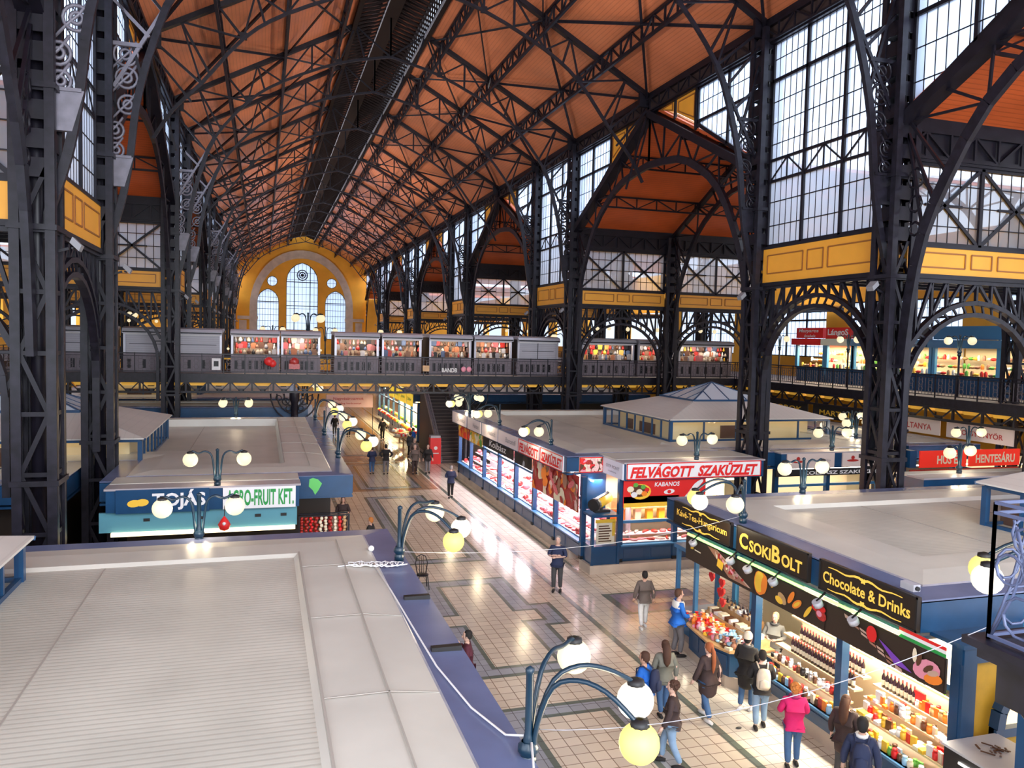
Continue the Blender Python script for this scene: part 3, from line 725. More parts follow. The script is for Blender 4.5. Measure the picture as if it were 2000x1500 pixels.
fl = proto('floodlight', '', 'floodlight', 'column floodlights')
g = MB(mat('fixture_grey', (.22, .22, .24), .5)); g.prism([(-.14, -.12, -.06), (.14, -.12, -.06), (.16, .06, .12), (-.16, .06, .12)], (0, -.06, .13)); g.build('housing', fl)
g = MB(IRON); g.bar((0, .1, 0), (0, .4, -.1), .06, .06); g.bar((-.17, 0, 0), (.17, 0, 0), .04, .04); g.build('mounting_arm', fl)
n = 0
for i, (a, b) in enumerate(PAIRS):
    for y in (a, b):
        for s in (1, -1):
            o = place(fl, n == 0, (XC+s*(HW-.75), y-.1, 10.0), s*math.pi/2*-1, f'small grey floodlight clamped to the {SIDE[s]} nave column, {ORD[2*i+(y == b)]} from the camera'); n += 1
            lt = bpy.data.lights.new('floodlight_beam', 'SPOT'); lt.energy = 1900 if y < 60 else 3200; lt.spot_size = 1.75; lt.spot_blend = 1; lt.shadow_soft_size = .25; lt.color = (1, .93, .86)
            lo = bpy.data.objects.new('floodlight_beam', lt); COL.objects.link(lo); lo.location = (XC+s*(HW-1.15), y-.1, 10.5)
            aim(lo, (XC-s*5.5, y+5, 25))
# ============================================================ upper gallery across the nave
def railing(x0, x1, mbp, mbf, P, z=5.88, step=1.15):
    """posts into mbp, scroll infill into mbf; P maps a run coordinate and height to a point"""
    n = max(1, round((x1-x0)/step)); d = (x1-x0)/n
    for i in range(n+1):
        u = x0+i*d; mbp.bar(P(u, z-.4), P(u, z+1.14), .05, .05)
    for zz, t in ((1.1, .06), (.95, .03), (.12, .04)): mbp.bar(P(x0, z+zz), P(x1, z+zz), t, t)
    for i in range(n):
        u = x0+i*d
        for k in range(1, 6): mbf.bar(P(u+d*k/6, z+.12), P(u+d*k/6, z+.95), .022, .022)
        for cx in (.25, .75):
            for cz in (.38, .7):
                mbf.path([P(u+d*cx+.13*math.cos(t*math.pi/3), z+cz+.13*math.sin(t*math.pi/3)) for t in range(7)], .025, .025)
def deck_truss(g, gy, P, Q, x0, x1, cell=1.16):
    """fascia, trussed edge beam and ochre coffers; P front plane, Q set back"""
    g.bar(P(x0, 5.67), P(x1, 5.67), .12, .42); g.bar(P(x0, 5.42), P(x1, 5.42), .16, .08); g.bar(P(x0, 4.85), P(x1, 4.85), .14, .12)
    n = round((x1-x0)/cell); d = (x1-x0)/n
    for i in range(n+1):
        u = x0+i*d; g.bar(P(u, 4.85), P(u, 5.45), .1, .1)
        if i < n:
            g.bar(P(u+d*.04, 5.4), P(u+d*.42, 4.92), .06, .06); g.bar(P(u+d*.96, 5.4), P(u+d*.58, 4.92), .06, .06)
            g.bar(P(u+d*.38, 4.97), P(u+d*.62, 4.97), .06, .14)
            gy.prism([Q(u+.1, 5.40), Q(u+d-.1, 5.40), Q(u+d-.22, 5.18), Q(u+.22, 5.18)], V(Q(0, 0, .5))-V(Q(0, 0)))
t = thing('cross_gallery', 'dark iron gallery bridging the nave with an ochre coffered underside and trussed edge', 'gallery', (XC, 47.6, 0))
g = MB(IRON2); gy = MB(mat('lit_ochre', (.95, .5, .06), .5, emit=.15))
Pf = lambda u, z, e=0: (u, 47.6+e, z)
Qf = lambda u, z, e=0: (u, 48.1+e, z)
deck_truss(g, gy, Pf, Qf, -17, 31)
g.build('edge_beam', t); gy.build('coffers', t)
g = MB(mat('gallery_deck', (.2, .17, .17), .7)); g.box((-17, 47.65, 5.5), (31, 53.4, 5.88)); g.use(IRON)
for k in range(14): g.box((-17+k*3.6, 48.6, 5.1), (-16.7+k*3.6, 53.4, 5.5))
g.build('deck', t)
p_, q_ = MB(IRON2), MB(mat('grille_iron', (.10, .085, .10), .5)); railing(-17, 31, p_, q_, Pf); p_.build('railing', t); q_.build('railing_scrolls', t)
# columns with branching brackets that carry the bridge
tc = proto('gallery_column', '', 'column', 'branching columns under the cross gallery')
g = MB(IRON2); g.lathe([(.35, 0), (.35, .3), (.2, .5), (.2, 4.2), (.3, 4.4), (.3, 4.8)], n=10); g.build('shaft', tc)
g = MB(IRON2)
for s in (-1, 1):
    for (r0, z0) in ((1.35, 3.2), (1.0, 3.6), (.6, 4.0)):
        g.tube([(s*r0*math.sin(k/6*math.pi/2), 0, z0+(4.75-z0)*(1-math.cos(k/6*math.pi/2))*1.0) if True else 0 for k in range(7)], .045, 5)
    for r, x, z in ((.2, .5, 4.3), (.16, .9, 4.5), (.14, .35, 3.9)): g.tube([(s*x+r*math.cos(q*math.pi/4), 0, z+r*math.sin(q*math.pi/4)) for q in range(8)], .03, 4, closed=True)
g.build('branch_bracket', tc)
for i, (x, lab) in enumerate(((1.75, 'left'), (12.05, 'right'))):
    place(tc, i == 0, (x, 47.7, 0), 0, f'black iron column with branching scroll brackets under the cross gallery, {lab} of the main aisle')
# ---- stalls on the bridge
SHUT = mat('pale_shutter', (.42, .41, .46), .45, fn=stripes(2, .12, .8, .2, .2, .1))
AWN = mat('awning_metal', (.55, .55, .62), .3, metal=.2)
RB = random.Random(5)
MU = lambda n, c: mat('muted_'+n, c, .6)
GOODS = [REDM, MU('brown', (.2, .1, .06)), MU('cream', (.5, .42, .33)), BROWN, MU('white', (.55, .53, .52)), MU('rose', (.4, .14, .14)), BLACK, MU('blue', (.08, .12, .22)), REDM, MU('rust', (.35, .12, .05)), MU('grey', (.25, .24, .26)), BROWN]
gm = {}
def goods_proto(name, shape, m, cat, parts=None):
    """first of a kind; copies share its mesh"""
    key = (name, m.name)
    if key not in gm:
        g = MB(m); shape(g); o = g.build(name); gm[key] = [o, False, cat]
    return gm[key]
def item(name, shape, m, loc, label, cat, group, rz=0, sc=1):
    e = goods_proto(name, shape, m, cat)
    if e[1]: o = e[0].copy(); COL.objects.link(o)
    else: o = e[0]; e[1] = True
    o.location = loc; o.rotation_euler = (0, 0, rz); o.scale = sc if isinstance(sc, tuple) else (sc,)*3
    tag(o, label, cat, group); return o
def sh_box(a, b, c): return lambda g: g.box((-a/2, -b/2, 0), (a/2, b/2, c))
def sh_bag(g): g.lathe([(.001, 0), (.10, .02), (.11, .12), (.07, .22), (.03, .25), (.05, .29)], n=8)
def sh_doll(g): g.lathe([(.05, 0), (.09, .06), (.08, .14), (.045, .2), (.06, .25), (.03, .31), (.001, .32)], n=8)
def sh_cloth(g): g.prism([(-.14, 0, 0), (.14, 0, 0), (.17, 0, .3), (.06, 0, .36), (-.06, 0, .36), (-.17, 0, .3)], (0, .04, 0))
def stall_b(x0, x1, open_, idx, y=49.0, warm=False, look=''):
    short = look.replace('first open one ', '').replace('second open one, ', '').replace('third open one, ', '').replace('fourth open one, ', '').replace('fifth open one', 'fifth from the left').replace('sixth open one', 'sixth from the left')
    lab = f'grey gallery stall, {"lit and full of goods" if open_ else "closed by pale shutters"}, {look}'
    t = thing('gallery_stall', lab, 'market stall', ((x0+x1)/2, y, 5.88), 'stalls on the cross gallery')
    g = MB(mat('mauve_cladding', (.20, .17, .20), .5, noise=.1)); g.box((x0, y, 5.88), (x1, y+2.6, 6.95)); 
    for k in range(6): g.use(IRON); u = x0+.2+(x1-x0-.5)*k/6; g.box((u, y-.02, 6.1), (u+.2, y, 6.6))
    g.build('base', t)
    g = MB(AWN)
    pr = [(y-.25, 8.05), (y-.28, 8.2), (y-.15, 8.34), (y+.3, 8.42), (y+2.6, 8.44), (y+2.6, 8.3), (y, 8.2)]
    g.prism([(x0-.03, a, b) for a, b in pr], (x1-x0+.06, 0, 0)); g.use(IRON); g.box((x0, y-.3, 8.1), (x1, y-.26, 8.17)); g.use(WHITE); g.box((x0+.1, y-.05, 7.98), (x1-.1, y, 8.1))
    g.build('roof', t)
    g = MB(AWN)
    for u in (x0, x1-.12): g.box((u, y-.02, 6.9), (u+.12, y+.15, 8.2))
    g.box((x0, y+2.45, 6.9), (x1, y+2.6, 8.3)); g.use(IRON)
    for u in (x0, x1-.03): g.box((u, y+.15, 6.9), (u+.03, y+2.5, 8.2))
    g.build('frame', t)
    if not open_:
        g = MB(SHUT); g.box((x0+.12, y+.05, 6.95), (x1-.12, y+.1, 8.1)); g.use(IRON); g.box(((x0+x1)/2-.02, y+.03, 6.95), ((x0+x1)/2+.02, y+.06, 8.1))
        g.box((x0+.3, y+.03, 7.45), (x1-.3, y+.05, 7.48)); g.build('shutter', t)
        return
    g = MB(mat('stall_back', (.30, .22, .16), .7)); g.box((x0+.12, y+1.2, 6.95), (x1-.12, y+1.25, 8.1)); g.build('back_panel', t)
    g = MB(TUBEL); g.box((x0+.3, y+.2, 8.12), (x1-.3, y+.26, 8.16)); g.build('light_tube', t)
    l = area('stall_light', ((x0+x1)/2, y+.3, 8.1), x1-x0-.4, .3, 26, (1, .82, .62), (0, 0, 0)); l.parent = None
    n = int((x1-x0)/.24)
    for r, z in enumerate((6.98, 7.3, 7.66)):
        for k in range(n):
            m = RB.choice(GOODS if not warm else GOODS+[YELO, RED, MU('gold', (.6, .35, .08))]); sh, nm = RB.choice([(sh_bag, 'souvenir_bag'), (sh_doll, 'doll'), (sh_cloth, 'embroidered_cloth')])
            item(nm, sh, m, (x0+.25+k*.24+RB.uniform(-.04, .04), y+.35+r*.28, z+RB.uniform(-.02, .03)), f'small {m.name.replace("muted_", "").split("_")[0]} {nm.replace("_", " ")} in the gallery stall {short}', 'souvenir', f'souvenirs in the gallery stall {short}', RB.uniform(-.3, .3), RB.uniform(.8, 1.15))
for i, (a, b, op, wm, look) in enumerate([(-11.2, -8.1, 0, 0, 'left end of the bridge'), (-7.5, -2.3, 0, 0, 'behind the left nave column'), (-1.8, .9, 1, 0, 'first open one right of the left column'), (1.0, 3.25, 1, 0, 'second open one, above the left branching column'),
                              (4.1, 6.75, 1, 0, 'third open one, in the nave middle'), (6.95, 9.4, 1, 0, 'fourth open one, right of the middle'), (9.9, 12.6, 1, 0, 'fifth open one'), (12.8, 15.3, 1, 0, 'sixth open one'),
                              (15.7, 18.5, 0, 0, 'just left of the right nave column'), (20.2, 24.0, 1, 1, 'right of the right nave column'), (24.3, 27.0, 1, 1, 'behind the right aisle column'), (27.4, 31.6, 1, 1, 'far right end of the bridge')]):
    stall_b(a, b, op, i, warm=wm, look=look)
for x, m, lab in ((.3, RED, 'red fabric bundle hung on the bridge railing'), (1.7, REDM, 'dark red cloth bundle hung on the bridge railing')):
    g = MB(m); g.ball((x, 47.45, 6.62), .28, 8, 1, .5, .9); g.box((x-.3, 47.35, 6.2), (x+.3, 47.5, 6.5)) if m is REDM else g.ball((x+.2, 47.45, 6.5), .22, 8, 1, .5, 1)
    tag(g.build('fabric_bundle', base=(x, 47.5, 6.2)), lab, 'fabric')
g = MB(WHITE); g.box((-2.75, 47.42, 6.1), (-2.3, 47.58, 6.75)); g.use(BLACK); g.box((-2.65, 47.40, 6.3), (-2.4, 47.42, 6.6)); tag(g.build('notice_board', base=(-2.5, 47.5, 6.1)), 'small white notice board with a dark picture on the bridge railing', 'notice')
g = MB(WOOD); g.box((9.2, 47.4, 6.15), (9.6, 47.52, 6.5)); tag(g.build('cardboard_sign', base=(9.4, 47.5, 6.15)), 'small brown board tied to the bridge railing', 'sign')
g = MB(WHITE); text(g, 'BANDB', (10.4, 47.5, 6.1), (1, 0, 0), (0, 0, 1), .95, .26); tag(g.build('railing_letters', base=(10.4, 47.5, 6.1)), 'small white letters fixed to the bridge railing', 'letters')
g = MB(PINK)
for x in (11.75, 12.1): g.ball((x, 47.48, 6.3), .17, 8, 1, .4, 1)
tag(g.build('pink_bow', base=(11.9, 47.5, 6.1)), 'pink bow tied to the bridge railing beside white letters', 'bow')
# ============================================================ side galleries
for s, xr in ((1, 31.0), (-1, -17.2)):
    side = SIDE[s]
    t = thing('side_gallery', f'dark iron gallery with ochre coffered edge running along the {side} wall', 'gallery', (xr, 50, 0))
    P = lambda u, z, e=0: (xr+s*e, u, z); Q = lambda u, z, e=0: (xr+s*(.4+e), u, z)
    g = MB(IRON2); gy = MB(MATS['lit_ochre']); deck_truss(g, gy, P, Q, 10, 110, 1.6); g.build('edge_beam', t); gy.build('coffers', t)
    g = MB(MATS['gallery_deck']); x0, x1 = sorted((xr+s*.05, xr+s*8.4)); g.box((x0, 10, 5.5), (x1, 110, 5.88)); g.build('deck', t)
    p_, q_ = MB(IRON2), MB(MATS['grille_iron']); railing(10, 110 if s > 0 else 80, p_, q_, P, step=1.2); p_.build('railing', t); q_.build('railing_scrolls', t)
# shops on the right gallery
def gallery_shop(y0, y1, fas, awn, base, lab, short, n, xs=35.0, wall=WARMW, power=130):
    t = thing('gallery_shop', lab, 'food stall', (xs, (y0+y1)/2, 5.88))
    g = MB(fas); g.box((xs-.15, y0+.05, 8.75), (xs+.1, y1-.05, 9.45)); g.build('fascia', t)
    g = MB(awn); g.box((xs-.5, y0, 8.3), (xs+3, y1, 8.72)); g.build('canopy', t)
    g = MB(base); g.box((xs, y0, 5.88), (xs+.5, y1, 6.75)); g.box((xs-.1, y0, 6.75), (xs+.6, y1, 6.82)); g.build('counter', t)
    g = MB(wall); g.box((xs+2.2, y0, 5.88), (xs+2.3, y1, 8.3)); g.build('back_wall', t)
    g = MB(LBLUE if base is BLUE else RED)
    for k in range(n+1): yy = y0+(y1-y0)*k/n; g.box((xs-.05, yy-.12, 6.8), (xs+.12, yy+.12, 8.3))
    g.build('post', t)
    g = MB(KGLASS); g.quad((xs+.1, y0, 6.82), (xs+.1, y1, 6.82), (xs+.1, y1, 7.5), (xs+.1, y0, 7.5)); g.build('counter_glass', t)
    l = area('shop_light', (xs+.9, (y0+y1)/2, 8.25), 1.2, y1-y0-.4, power, (1, .82, .55))
    for r in range(3):
        for k in range(int((y1-y0)/.3)):
            m = RB.choice([YELO, ORNG, CREAM, RED, WOOD, GRN, WHITE, BROWN2]); nm, sh = RB.choice([('dish', lambda g: g.lathe([(.001, 0), (.1, .02), (.17, .1), (.1, .16), (.001, .18)], n=8)), ('jar', lambda g: g.lathe([(.08, 0), (.09, .2), (.06, .24), (.06, .28), (.001, .29)], n=8))])
            item(nm, sh, m, (xs+.3+r*.75, y0+.2+k*.3+RB.uniform(-.06, .06), (6.84, 7.2, 7.65)[r]), f'{m.name.split("_")[0]} {nm} on show in the gallery shop {short}', 'food', f'food on show in the gallery shop {short}')
gallery_shop(43.5, 46.3, RED, RED, BLUE, 'upper gallery shop at the bridge end, small white lettering on a red sign', 'at the bridge end', 1)
gallery_shop(40.9, 43.3, RED, mat('pale_menu', (.7, .72, .6), .5), BLUE, 'upper gallery shop under the red fried dough sign, next to its red twin', 'under the fried dough sign', 1)
gallery_shop(34.8, 40.8, mat('slate_board', (.05, .055, .065), .5), BLUE2, BLUE, 'upper gallery shop with a slate grey sign board, between red and blue ones', 'with the slate board', 2)
gallery_shop(26.5, 34.6, mat('blue_board', (.03, .16, .34), .4), BLUE2, BLUE, 'upper gallery shop with a plain blue sign board, nearest to the camera', 'with the blue board', 2)
g = MB(WHITE); text(g, 'LángoS', (34.82, 43.05, 8.85), (0, -1, 0), (0, 0, 1), 1.9, .5, .03); tag(g.build('sign_lettering', base=(34.82, 42, 8.9)), 'white word on the red sign of the upper gallery snack shop', 'lettering')
g = MB(WHITE); text(g, 'Magyaros', (34.82, 46.0, 9.08), (0, -1, 0), (.0, 0, 1), 2.0, .28, .02, .3); text(g, 'ételek', (34.82, 45.4, 8.82), (0, -1, 0), (0, 0, 1), 1.2, .18); tag(g.build('sign_lettering', base=(34.82, 45, 8.9)), 'small slanted white words on the red sign at the bridge end', 'lettering')
# ============================================================ blue lamps with white globes
def arm(g, a, reach, zt, zg, r=.028):
    """swan-neck arm leaving the post at angle a, ending above the globe"""
    c, s = math.cos(a), math.sin(a); pts = []
    for u, z in smooth([(.06, .12), (.09, .45), (reach*.22, zt-.12), (reach*.45, zt), (reach*.7, zt-.06), (reach*.93, zg+.24), (reach*.98, zg+.17)], 3): pts.append((c*u, s*u, z))
    g.tube(pts, r, 6)
def lamp(kind):
    t = proto('globe_lamp', '', 'lamp', 'blue globe lamps on the stall roofs')
    g = MB(LAMPB); g.lathe([(.001, 0), (.09, 0), (.09, .1), (.06, .13), (.055, .3), (.05, .33), (.042, .36), (.042, .98), (.05, .99), (.05, 1.03), (.001, 1.06)], n=10)
    g.lathe([(.075, .12), (.11, .17), (.11, .22), (.075, .27)], n=10); g.build('pole', t)
    if kind == 3: spec = [(math.radians(48), 1.32), (0, 1.2), (math.radians(-40), 1.15)]
    elif kind == 2: spec = [(0, .70), (math.pi, .70)]
    else: spec = [(math.radians(35), .75), (math.radians(-35), .75), (math.radians(145), .75), (math.radians(215), .75)]
    for i, (a, rch) in enumerate(spec):
        zt = 1.0 if kind == 3 else .98; zg = (.68, .56, .50)[i] if kind == 3 else .75
        g = MB(LAMPB); arm(g, a, rch, zt, zg); A = g.build('arm', t)
        c, s = math.cos(a)*rch, math.sin(a)*rch
        g = MB(BLACK); g.lathe([(.03, .24), (.09, .22), (.10, .15), (.06, .15)], (c, s, zg), 10); g.build('socket', A)
        g = MB([GLOBE, GLOBEW, GLOBEY, GLOBE][i] if kind == 3 else GLOBE); g.ball((c, s, zg), .2, 20); g.build('globe', A)
    return t
LP = {k: [lamp(k), False] for k in (3, 2, 4)}
def put(kind, loc, rz, label, light=14):
    e = LP[kind]; o = place(e[0], not e[1], loc, rz, label); e[1] = True
    if light:
        l = bpy.data.lights.new('lamp_glow', 'POINT'); l.energy = light*2; l.color = (1, .82, .55); l.shadow_soft_size = .22
        q = bpy.data.objects.new('lamp_glow', l); COL.objects.link(q); c = V((.95, 0, .1)) if kind == 3 else V((0, 0, .35)); c.rotate(Matrix.Rotation(rz, 3, 'Z'))
        q.location = V(loc)+c
    return o
ZR = 3.94
put(3, (2.62, 7.5, ZR-.12), 0, 'large blue three-globe lamp on the nearest roof edge, in the foreground')
put(3, (2.5, 14.9, ZR), 0, 'blue three-globe lamp on the near left roof edge beside a tangle of white cable')
put(3, (2.5, 28.0, ZR), 0, 'blue three-globe lamp on the left roof edge behind the blue fascia with a green map')
put(3, (2.5, 34.6, ZR), 0, 'blue three-globe lamp on the left roof edge, second beyond the green map fascia')
put(3, (2.5, 40.8, ZR), 0, 'blue three-globe lamp on the left roof edge just before the cross gallery')
put(2, (-1.25, 17.4, ZR-.1), 0, 'two-globe lamp standing on the near left roof in front of the egg shop sign')
put(2, (-1.2, 23.3, ZR), 0, 'two-globe lamp fixed between the egg shop sign and the fruit shop sign')
put(4, (-1.3, 42.1, ZR), 0, 'four-globe lamp at the far edge of the second left roof')
put(2, (-8.2, 42.1, ZR), 0, 'two-globe lamp at the far edge of the second left roof, behind its lantern')
put(3, (11.0, 16.3, ZR), math.pi, 'blue three-globe lamp standing between the chocolate shop signs')
put(3, (11.2, 30.2, ZR), math.pi, 'blue three-globe lamp above the red lettered signs of the sausage shop side')
put(3, (11.2, 37.6, ZR), math.pi, 'blue three-globe lamp above the white signs of the butcher row')
put(3, (11.2, 43.6, ZR), math.pi, 'blue three-globe lamp at the far end of the butcher row')
put(2, (15.2, 25.6, ZR), .15, 'two-globe lamp above the long red lettered sausage shop sign')
put(2, (14.95, 19.25, ZR), .1, 'two-globe lamp on the far edge of the chocolate shop roof')
put(2, (22.3, 27.0, ZR), 0, 'two-globe lamp above the beige signs behind the right nave column')
put(2, (28.98, 26.57, 3.92), 0, 'two-globe lamp above the wide red butcher sign at the right')
put(2, (22.9, 21.3, 3.96), .3, 'two-globe lamp on the bare roof in front of the wide red butcher sign')
put(2, (26.5, 30.5, ZR), .2, 'two-globe lamp on the roof behind the wide red butcher sign')
put(2, (28.8, 33.5, ZR), .2, 'two-globe lamp under the right gallery edge, beyond the red butcher sign')
put(3, (10.35, 7.6, 4.6), math.radians(158), 'globe lamp at the right edge beside the balcony railing', 20)
for i, y in enumerate((56.5, 63, 70)): put(3, (2.6, y, ZR), 0, f'three-globe lamp on the left roof edge beyond the gallery, {ORD[i]} of three', 0)
for i, y in enumerate((60.5, 67, 73)): put(3, (11.2, y, ZR), math.pi, f'three-globe lamp on the right roof edge beyond the cross gallery, {ORD[i]} of three', 0)
put(4, (11.6, 45.4, ZR), 0, 'four-globe lamp near the head of the dark staircase')
for i, (x, y) in enumerate(((32.2, 44.4), (32.2, 38.0), (32.4, 30.5))): put(2, (x, y, 7.9), math.pi/2, f'two-globe lamp over the right gallery walkway, {ORD[i]} from the bridge', 10)
g = MB(IRON2)
for y in (44.4, 38.0, 30.5): pass
for i, (x, y) in enumerate(((32.2, 44.4), (32.2, 38.0), (32.4, 30.5))):
    g = MB(IRON2); g.tube([(x, y, 5.88), (x, y, 7.92)], .05, 8); tag(g.build('lamp_post', base=(x, y, 5.88)), f'thin post carrying a two-globe lamp on the right gallery, {ORD[i]} from the bridge', 'post')
# tall lamp on the second bridge far away and rows of little lamps there
t = thing('far_gallery', 'second dark gallery bridging the nave far away in front of the end wall', 'gallery', (XC, 95, 0))
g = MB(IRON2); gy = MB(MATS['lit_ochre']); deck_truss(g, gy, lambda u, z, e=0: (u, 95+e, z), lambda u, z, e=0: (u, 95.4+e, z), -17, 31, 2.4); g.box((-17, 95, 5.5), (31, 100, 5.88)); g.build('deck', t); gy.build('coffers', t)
for i, (x, y, z, sc) in enumerate(((3.2, 62, 8.3, 1.5), (1.0, 95.5, 7.5, 1.6), (6.9, 95.5, 7.5, 1.6), (14.5, 95.5, 7.5, 1.6), (20, 76, 7.4, 1.4), (24, 62, 7.4, 1.4), (-10, 44, 4.2, 1))):
    if i == 6: continue
    o = put(2 if i else 4, (x, y, z), 0, ['tall four-globe lamp rising above the bridge stalls before the end wall', 'far lamp left below the end window', 'far lamp centred below the end window', 'far lamp right below the end window', 'far lamp in the right aisle beyond the bridge', 'lamp in the right aisle just beyond the bridge'][i], 0); o.scale = (sc,)*3
    g = MB(LAMPB); g.tube([(x, y, 0 if y < 90 else 5.88), (x, y, z+.02)], .08, 8); tag(g.build('lamp_post', base=(x, y, 0 if y < 90 else 5.88)), f'blue post of the {["tall four-globe lamp above the bridge stalls", "left far lamp", "middle far lamp", "right far lamp", "far right aisle lamp", "near right aisle lamp"][i]}', 'post')
RL = random.Random(11); lb = MB(GLOBEW)
def small_lamps(nm, shp, spots, lab, grp):
    for p in spots: item(nm, shp, GLOBE, p, lab, 'lamp', grp)
small_lamps('rail_lamp', lambda g: (g.ball((0, 0, .5), .15, 8), g.use(IRON), g.bar((0, 0, 0), (0, 0, .4), .05, .05)), [(-3.8+i*1.45, 95.1, 5.9) for i in range(16)], 'tiny warm lamp on the far gallery edge below the end windows', 'tiny lamps on the far gallery')
hang = lambda g: (g.ball((0, 0, -1.9), .15, 8), g.use(IRON), g.bar((0, 0, 0), (0, 0, -1.8), .03, .03))
small_lamps('hanging_lamp', hang, [(20.5+(i % 5)*2.26+1.1, 47.9+(i//5)*1.9+(26.7 if i > 9 else 0), 10.98) for i in range(15)], 'tiny warm lamp hanging from the low ochre ceiling of the right aisle', 'tiny lamps in the right aisle')
small_lamps('hanging_lamp', hang, [(-7.0-(i % 4)*2.26, 47.9+(i//4)*1.9+(26.7 if i > 7 else 0), 10.98) for i in range(12)], 'tiny warm lamp hanging from the low ochre ceiling of the left aisle', 'tiny lamps in the left aisle')
# ============================================================ market stall blocks
def inset(poly, d):
    """shrink a rectilinear counter-clockwise outline by d (negative grows it)"""
    n = len(poly); out = []
    for i in range(n):
        p, q, r_ = V(poly[i-1]), V(poly[i]), V(poly[(i+1) % n]); a = (q-p).normalized(); b = (r_-q).normalized()
        n1 = V((-a.y, a.x)); n2 = V((-b.y, b.x)); m = n1 if (n1-n2).length < 1e-4 else n1+n2
        out.append(tuple(q+m*d))
    return out
def block(poly, label, zd=3.7):
    """low stall building with recessed body, blue fascia and stepped metal roof"""
    if len(poly) == 2: (x0, y0), (x1, y1) = poly; poly = [(x0, y0), (x1, y0), (x1, y1), (x0, y1)]
    cx = sum(p[0] for p in poly)/len(poly); cy = sum(p[1] for p in poly)/len(poly)
    t = thing('stall_block', label, 'market hall stall block', (cx, cy, 0)); O = inset(poly, -.33); n = len(O)
    I = inset(poly, -.05); g = MB(BLUE)
    for k in range(n):
        a, b, c, d = O[k], O[(k+1) % n], I[(k+1) % n], I[k]
        g.prism([(*a, 3.36), (*b, 3.36), (*c, 3.36), (*d, 3.36)], (0, 0, .54)); g.prism([(*a, 3.24), (*b, 3.24), (*c, 3.24), (*d, 3.24)], (0, 0, .06))
    g.build('fascia', t)
    g = MB(ROOFP); R = [(0, 3.93, CAPB), (.58, 3.95, RIVET), (.62, 3.97, ROOFP), (1.25, 4.03, ROOFP), (2.0, 4.03, ROOFP), (2.08, zd, ROOFP)]
    L = [inset(O, e) for e, _, _ in R]
    for j in range(len(R)-1):
        g.use(R[j][2])
        for k in range(n): k2 = (k+1) % n; g.quad((*L[j][k], R[j][1]), (*L[j][k2], R[j][1]), (*L[j+1][k2], R[j+1][1]), (*L[j+1][k], R[j+1][1]))
    g.use(CAPB)
    for k in range(n): k2 = (k+1) % n; g.quad((*O[k2], 3.88), (*O[k], 3.88), (*L[2][k], 3.88), (*L[2][k2], 3.88))
    for k in range(n): k2 = (k+1) % n; g.quad((*O[k], 3.88), (*O[k2], 3.88), (*O[k2], 3.93), (*O[k], 3.93))
    g.use(ROOFC); g.quad(*[(*p, zd) for p in L[-1]])
    g.use(mat('roof_seam', (.38, .35, .31), .5)); xs = [p[0] for p in L[-1]]; ys_ = [p[1] for p in L[-1]]
    x = min(xs)+2.6
    while x < max(xs)-1: g.box((x-.012, max(min(ys_), 0)+ (3.2 if n > 4 else .05), zd), (x+.012, max(ys_)-.05, zd+.01)); x += 3
    xm = max(p[0] for p in O); y0_, y1_ = min(p[1] for p in O), max(p[1] for p in O)
    g.bar((xm-1.22, y0_+1.2, 4.052), (xm-1.22, y1_-1.2, 4.052), .02, .012); g.bar((xm-1.98, y0_+2, 4.055), (xm-1.98, y1_-2, 4.055), .03, .012)
    yy = y1_-3
    while yy > y0_+2: g.bar((xm-.62, yy, 3.975), (xm-1.2, yy, 4.053), .018, .01); g.bar((xm-1.2, yy, 4.053), (xm-2.0, yy, 4.053), .018, .01); yy -= 2.7
    g.build('roof', t)
    g = MB(STONE); g.prism([(*p, 0) for p in poly], (0, 0, .32)); g.build('plinth', t)
    return t
def core_part(t, x0, y0, x1, y1, m=DARKB, z=3.3):
    g = MB(m); g.box((x0, y0, .3), (x1, y1, z)); g.build('inner_wall', t)
B0 = block([(-13, 2.0), (2.32, 17.15)], 'near left stall block with a wide beige ribbed roof filling the lower left', 3.97)
core_part(B0, -13, 2.5, 2.1, 16.9)
B1 = block([(-13, 24.9), (-5.7, 24.9), (-5.7, 28.1), (-4.05, 28.1), (-4.05, 24.9), (2.32, 24.9), (2.32, 42.2), (-13, 42.2)], 'second left stall block behind the egg and fruit shop signs', 3.7)
core_part(B1, -13, 26, -5.9, 41.8); core_part(B1, -3.9, 26, 2.1, 41.8)
B2 = block([(-13, 54.9), (2.2, 70)], 'left stall block beyond the cross gallery'); core_part(B2, -13, 55.2, 2.0, 69.6)
B2b = block([(-13, 48.5), (2.2, 52.6)], 'narrow left stall block directly under the cross gallery', 3.9); core_part(B2b, -13, 49.4, 2.0, 52.4)
Q0 = block([(11.05, 10.9), (24.6, 19.2)], 'near right stall block of the chocolate shop with its pale roof', 3.93); core_part(Q0, 13.6, 12.2, 24.4, 19.0, CREAMW)
Q1 = block([(11.05, 27.5), (17.7, 27.5), (17.7, 28.2), (19.6, 28.2), (19.6, 27.5), (24.6, 27.5), (24.6, 28.2), (26.6, 28.2), (26.6, 45.6), (11.05, 45.6)], 'long right stall block of the butchers with a glazed roof lantern', 3.8)
core_part(Q1, 13.4, 29.6, 26.2, 45.3, CREAMW)
Q2 = block([(27.6, 28.4), (31.0, 45.0)], 'right outer stall block behind the wide red butcher sign', 3.9); core_part(Q2, 27.7, 29, 30.8, 44.8)
Q3 = block([(11.05, 59), (30, 72.5)], 'right stall block beyond the cross gallery'); core_part(Q3, 13, 60, 29.8, 72.2)
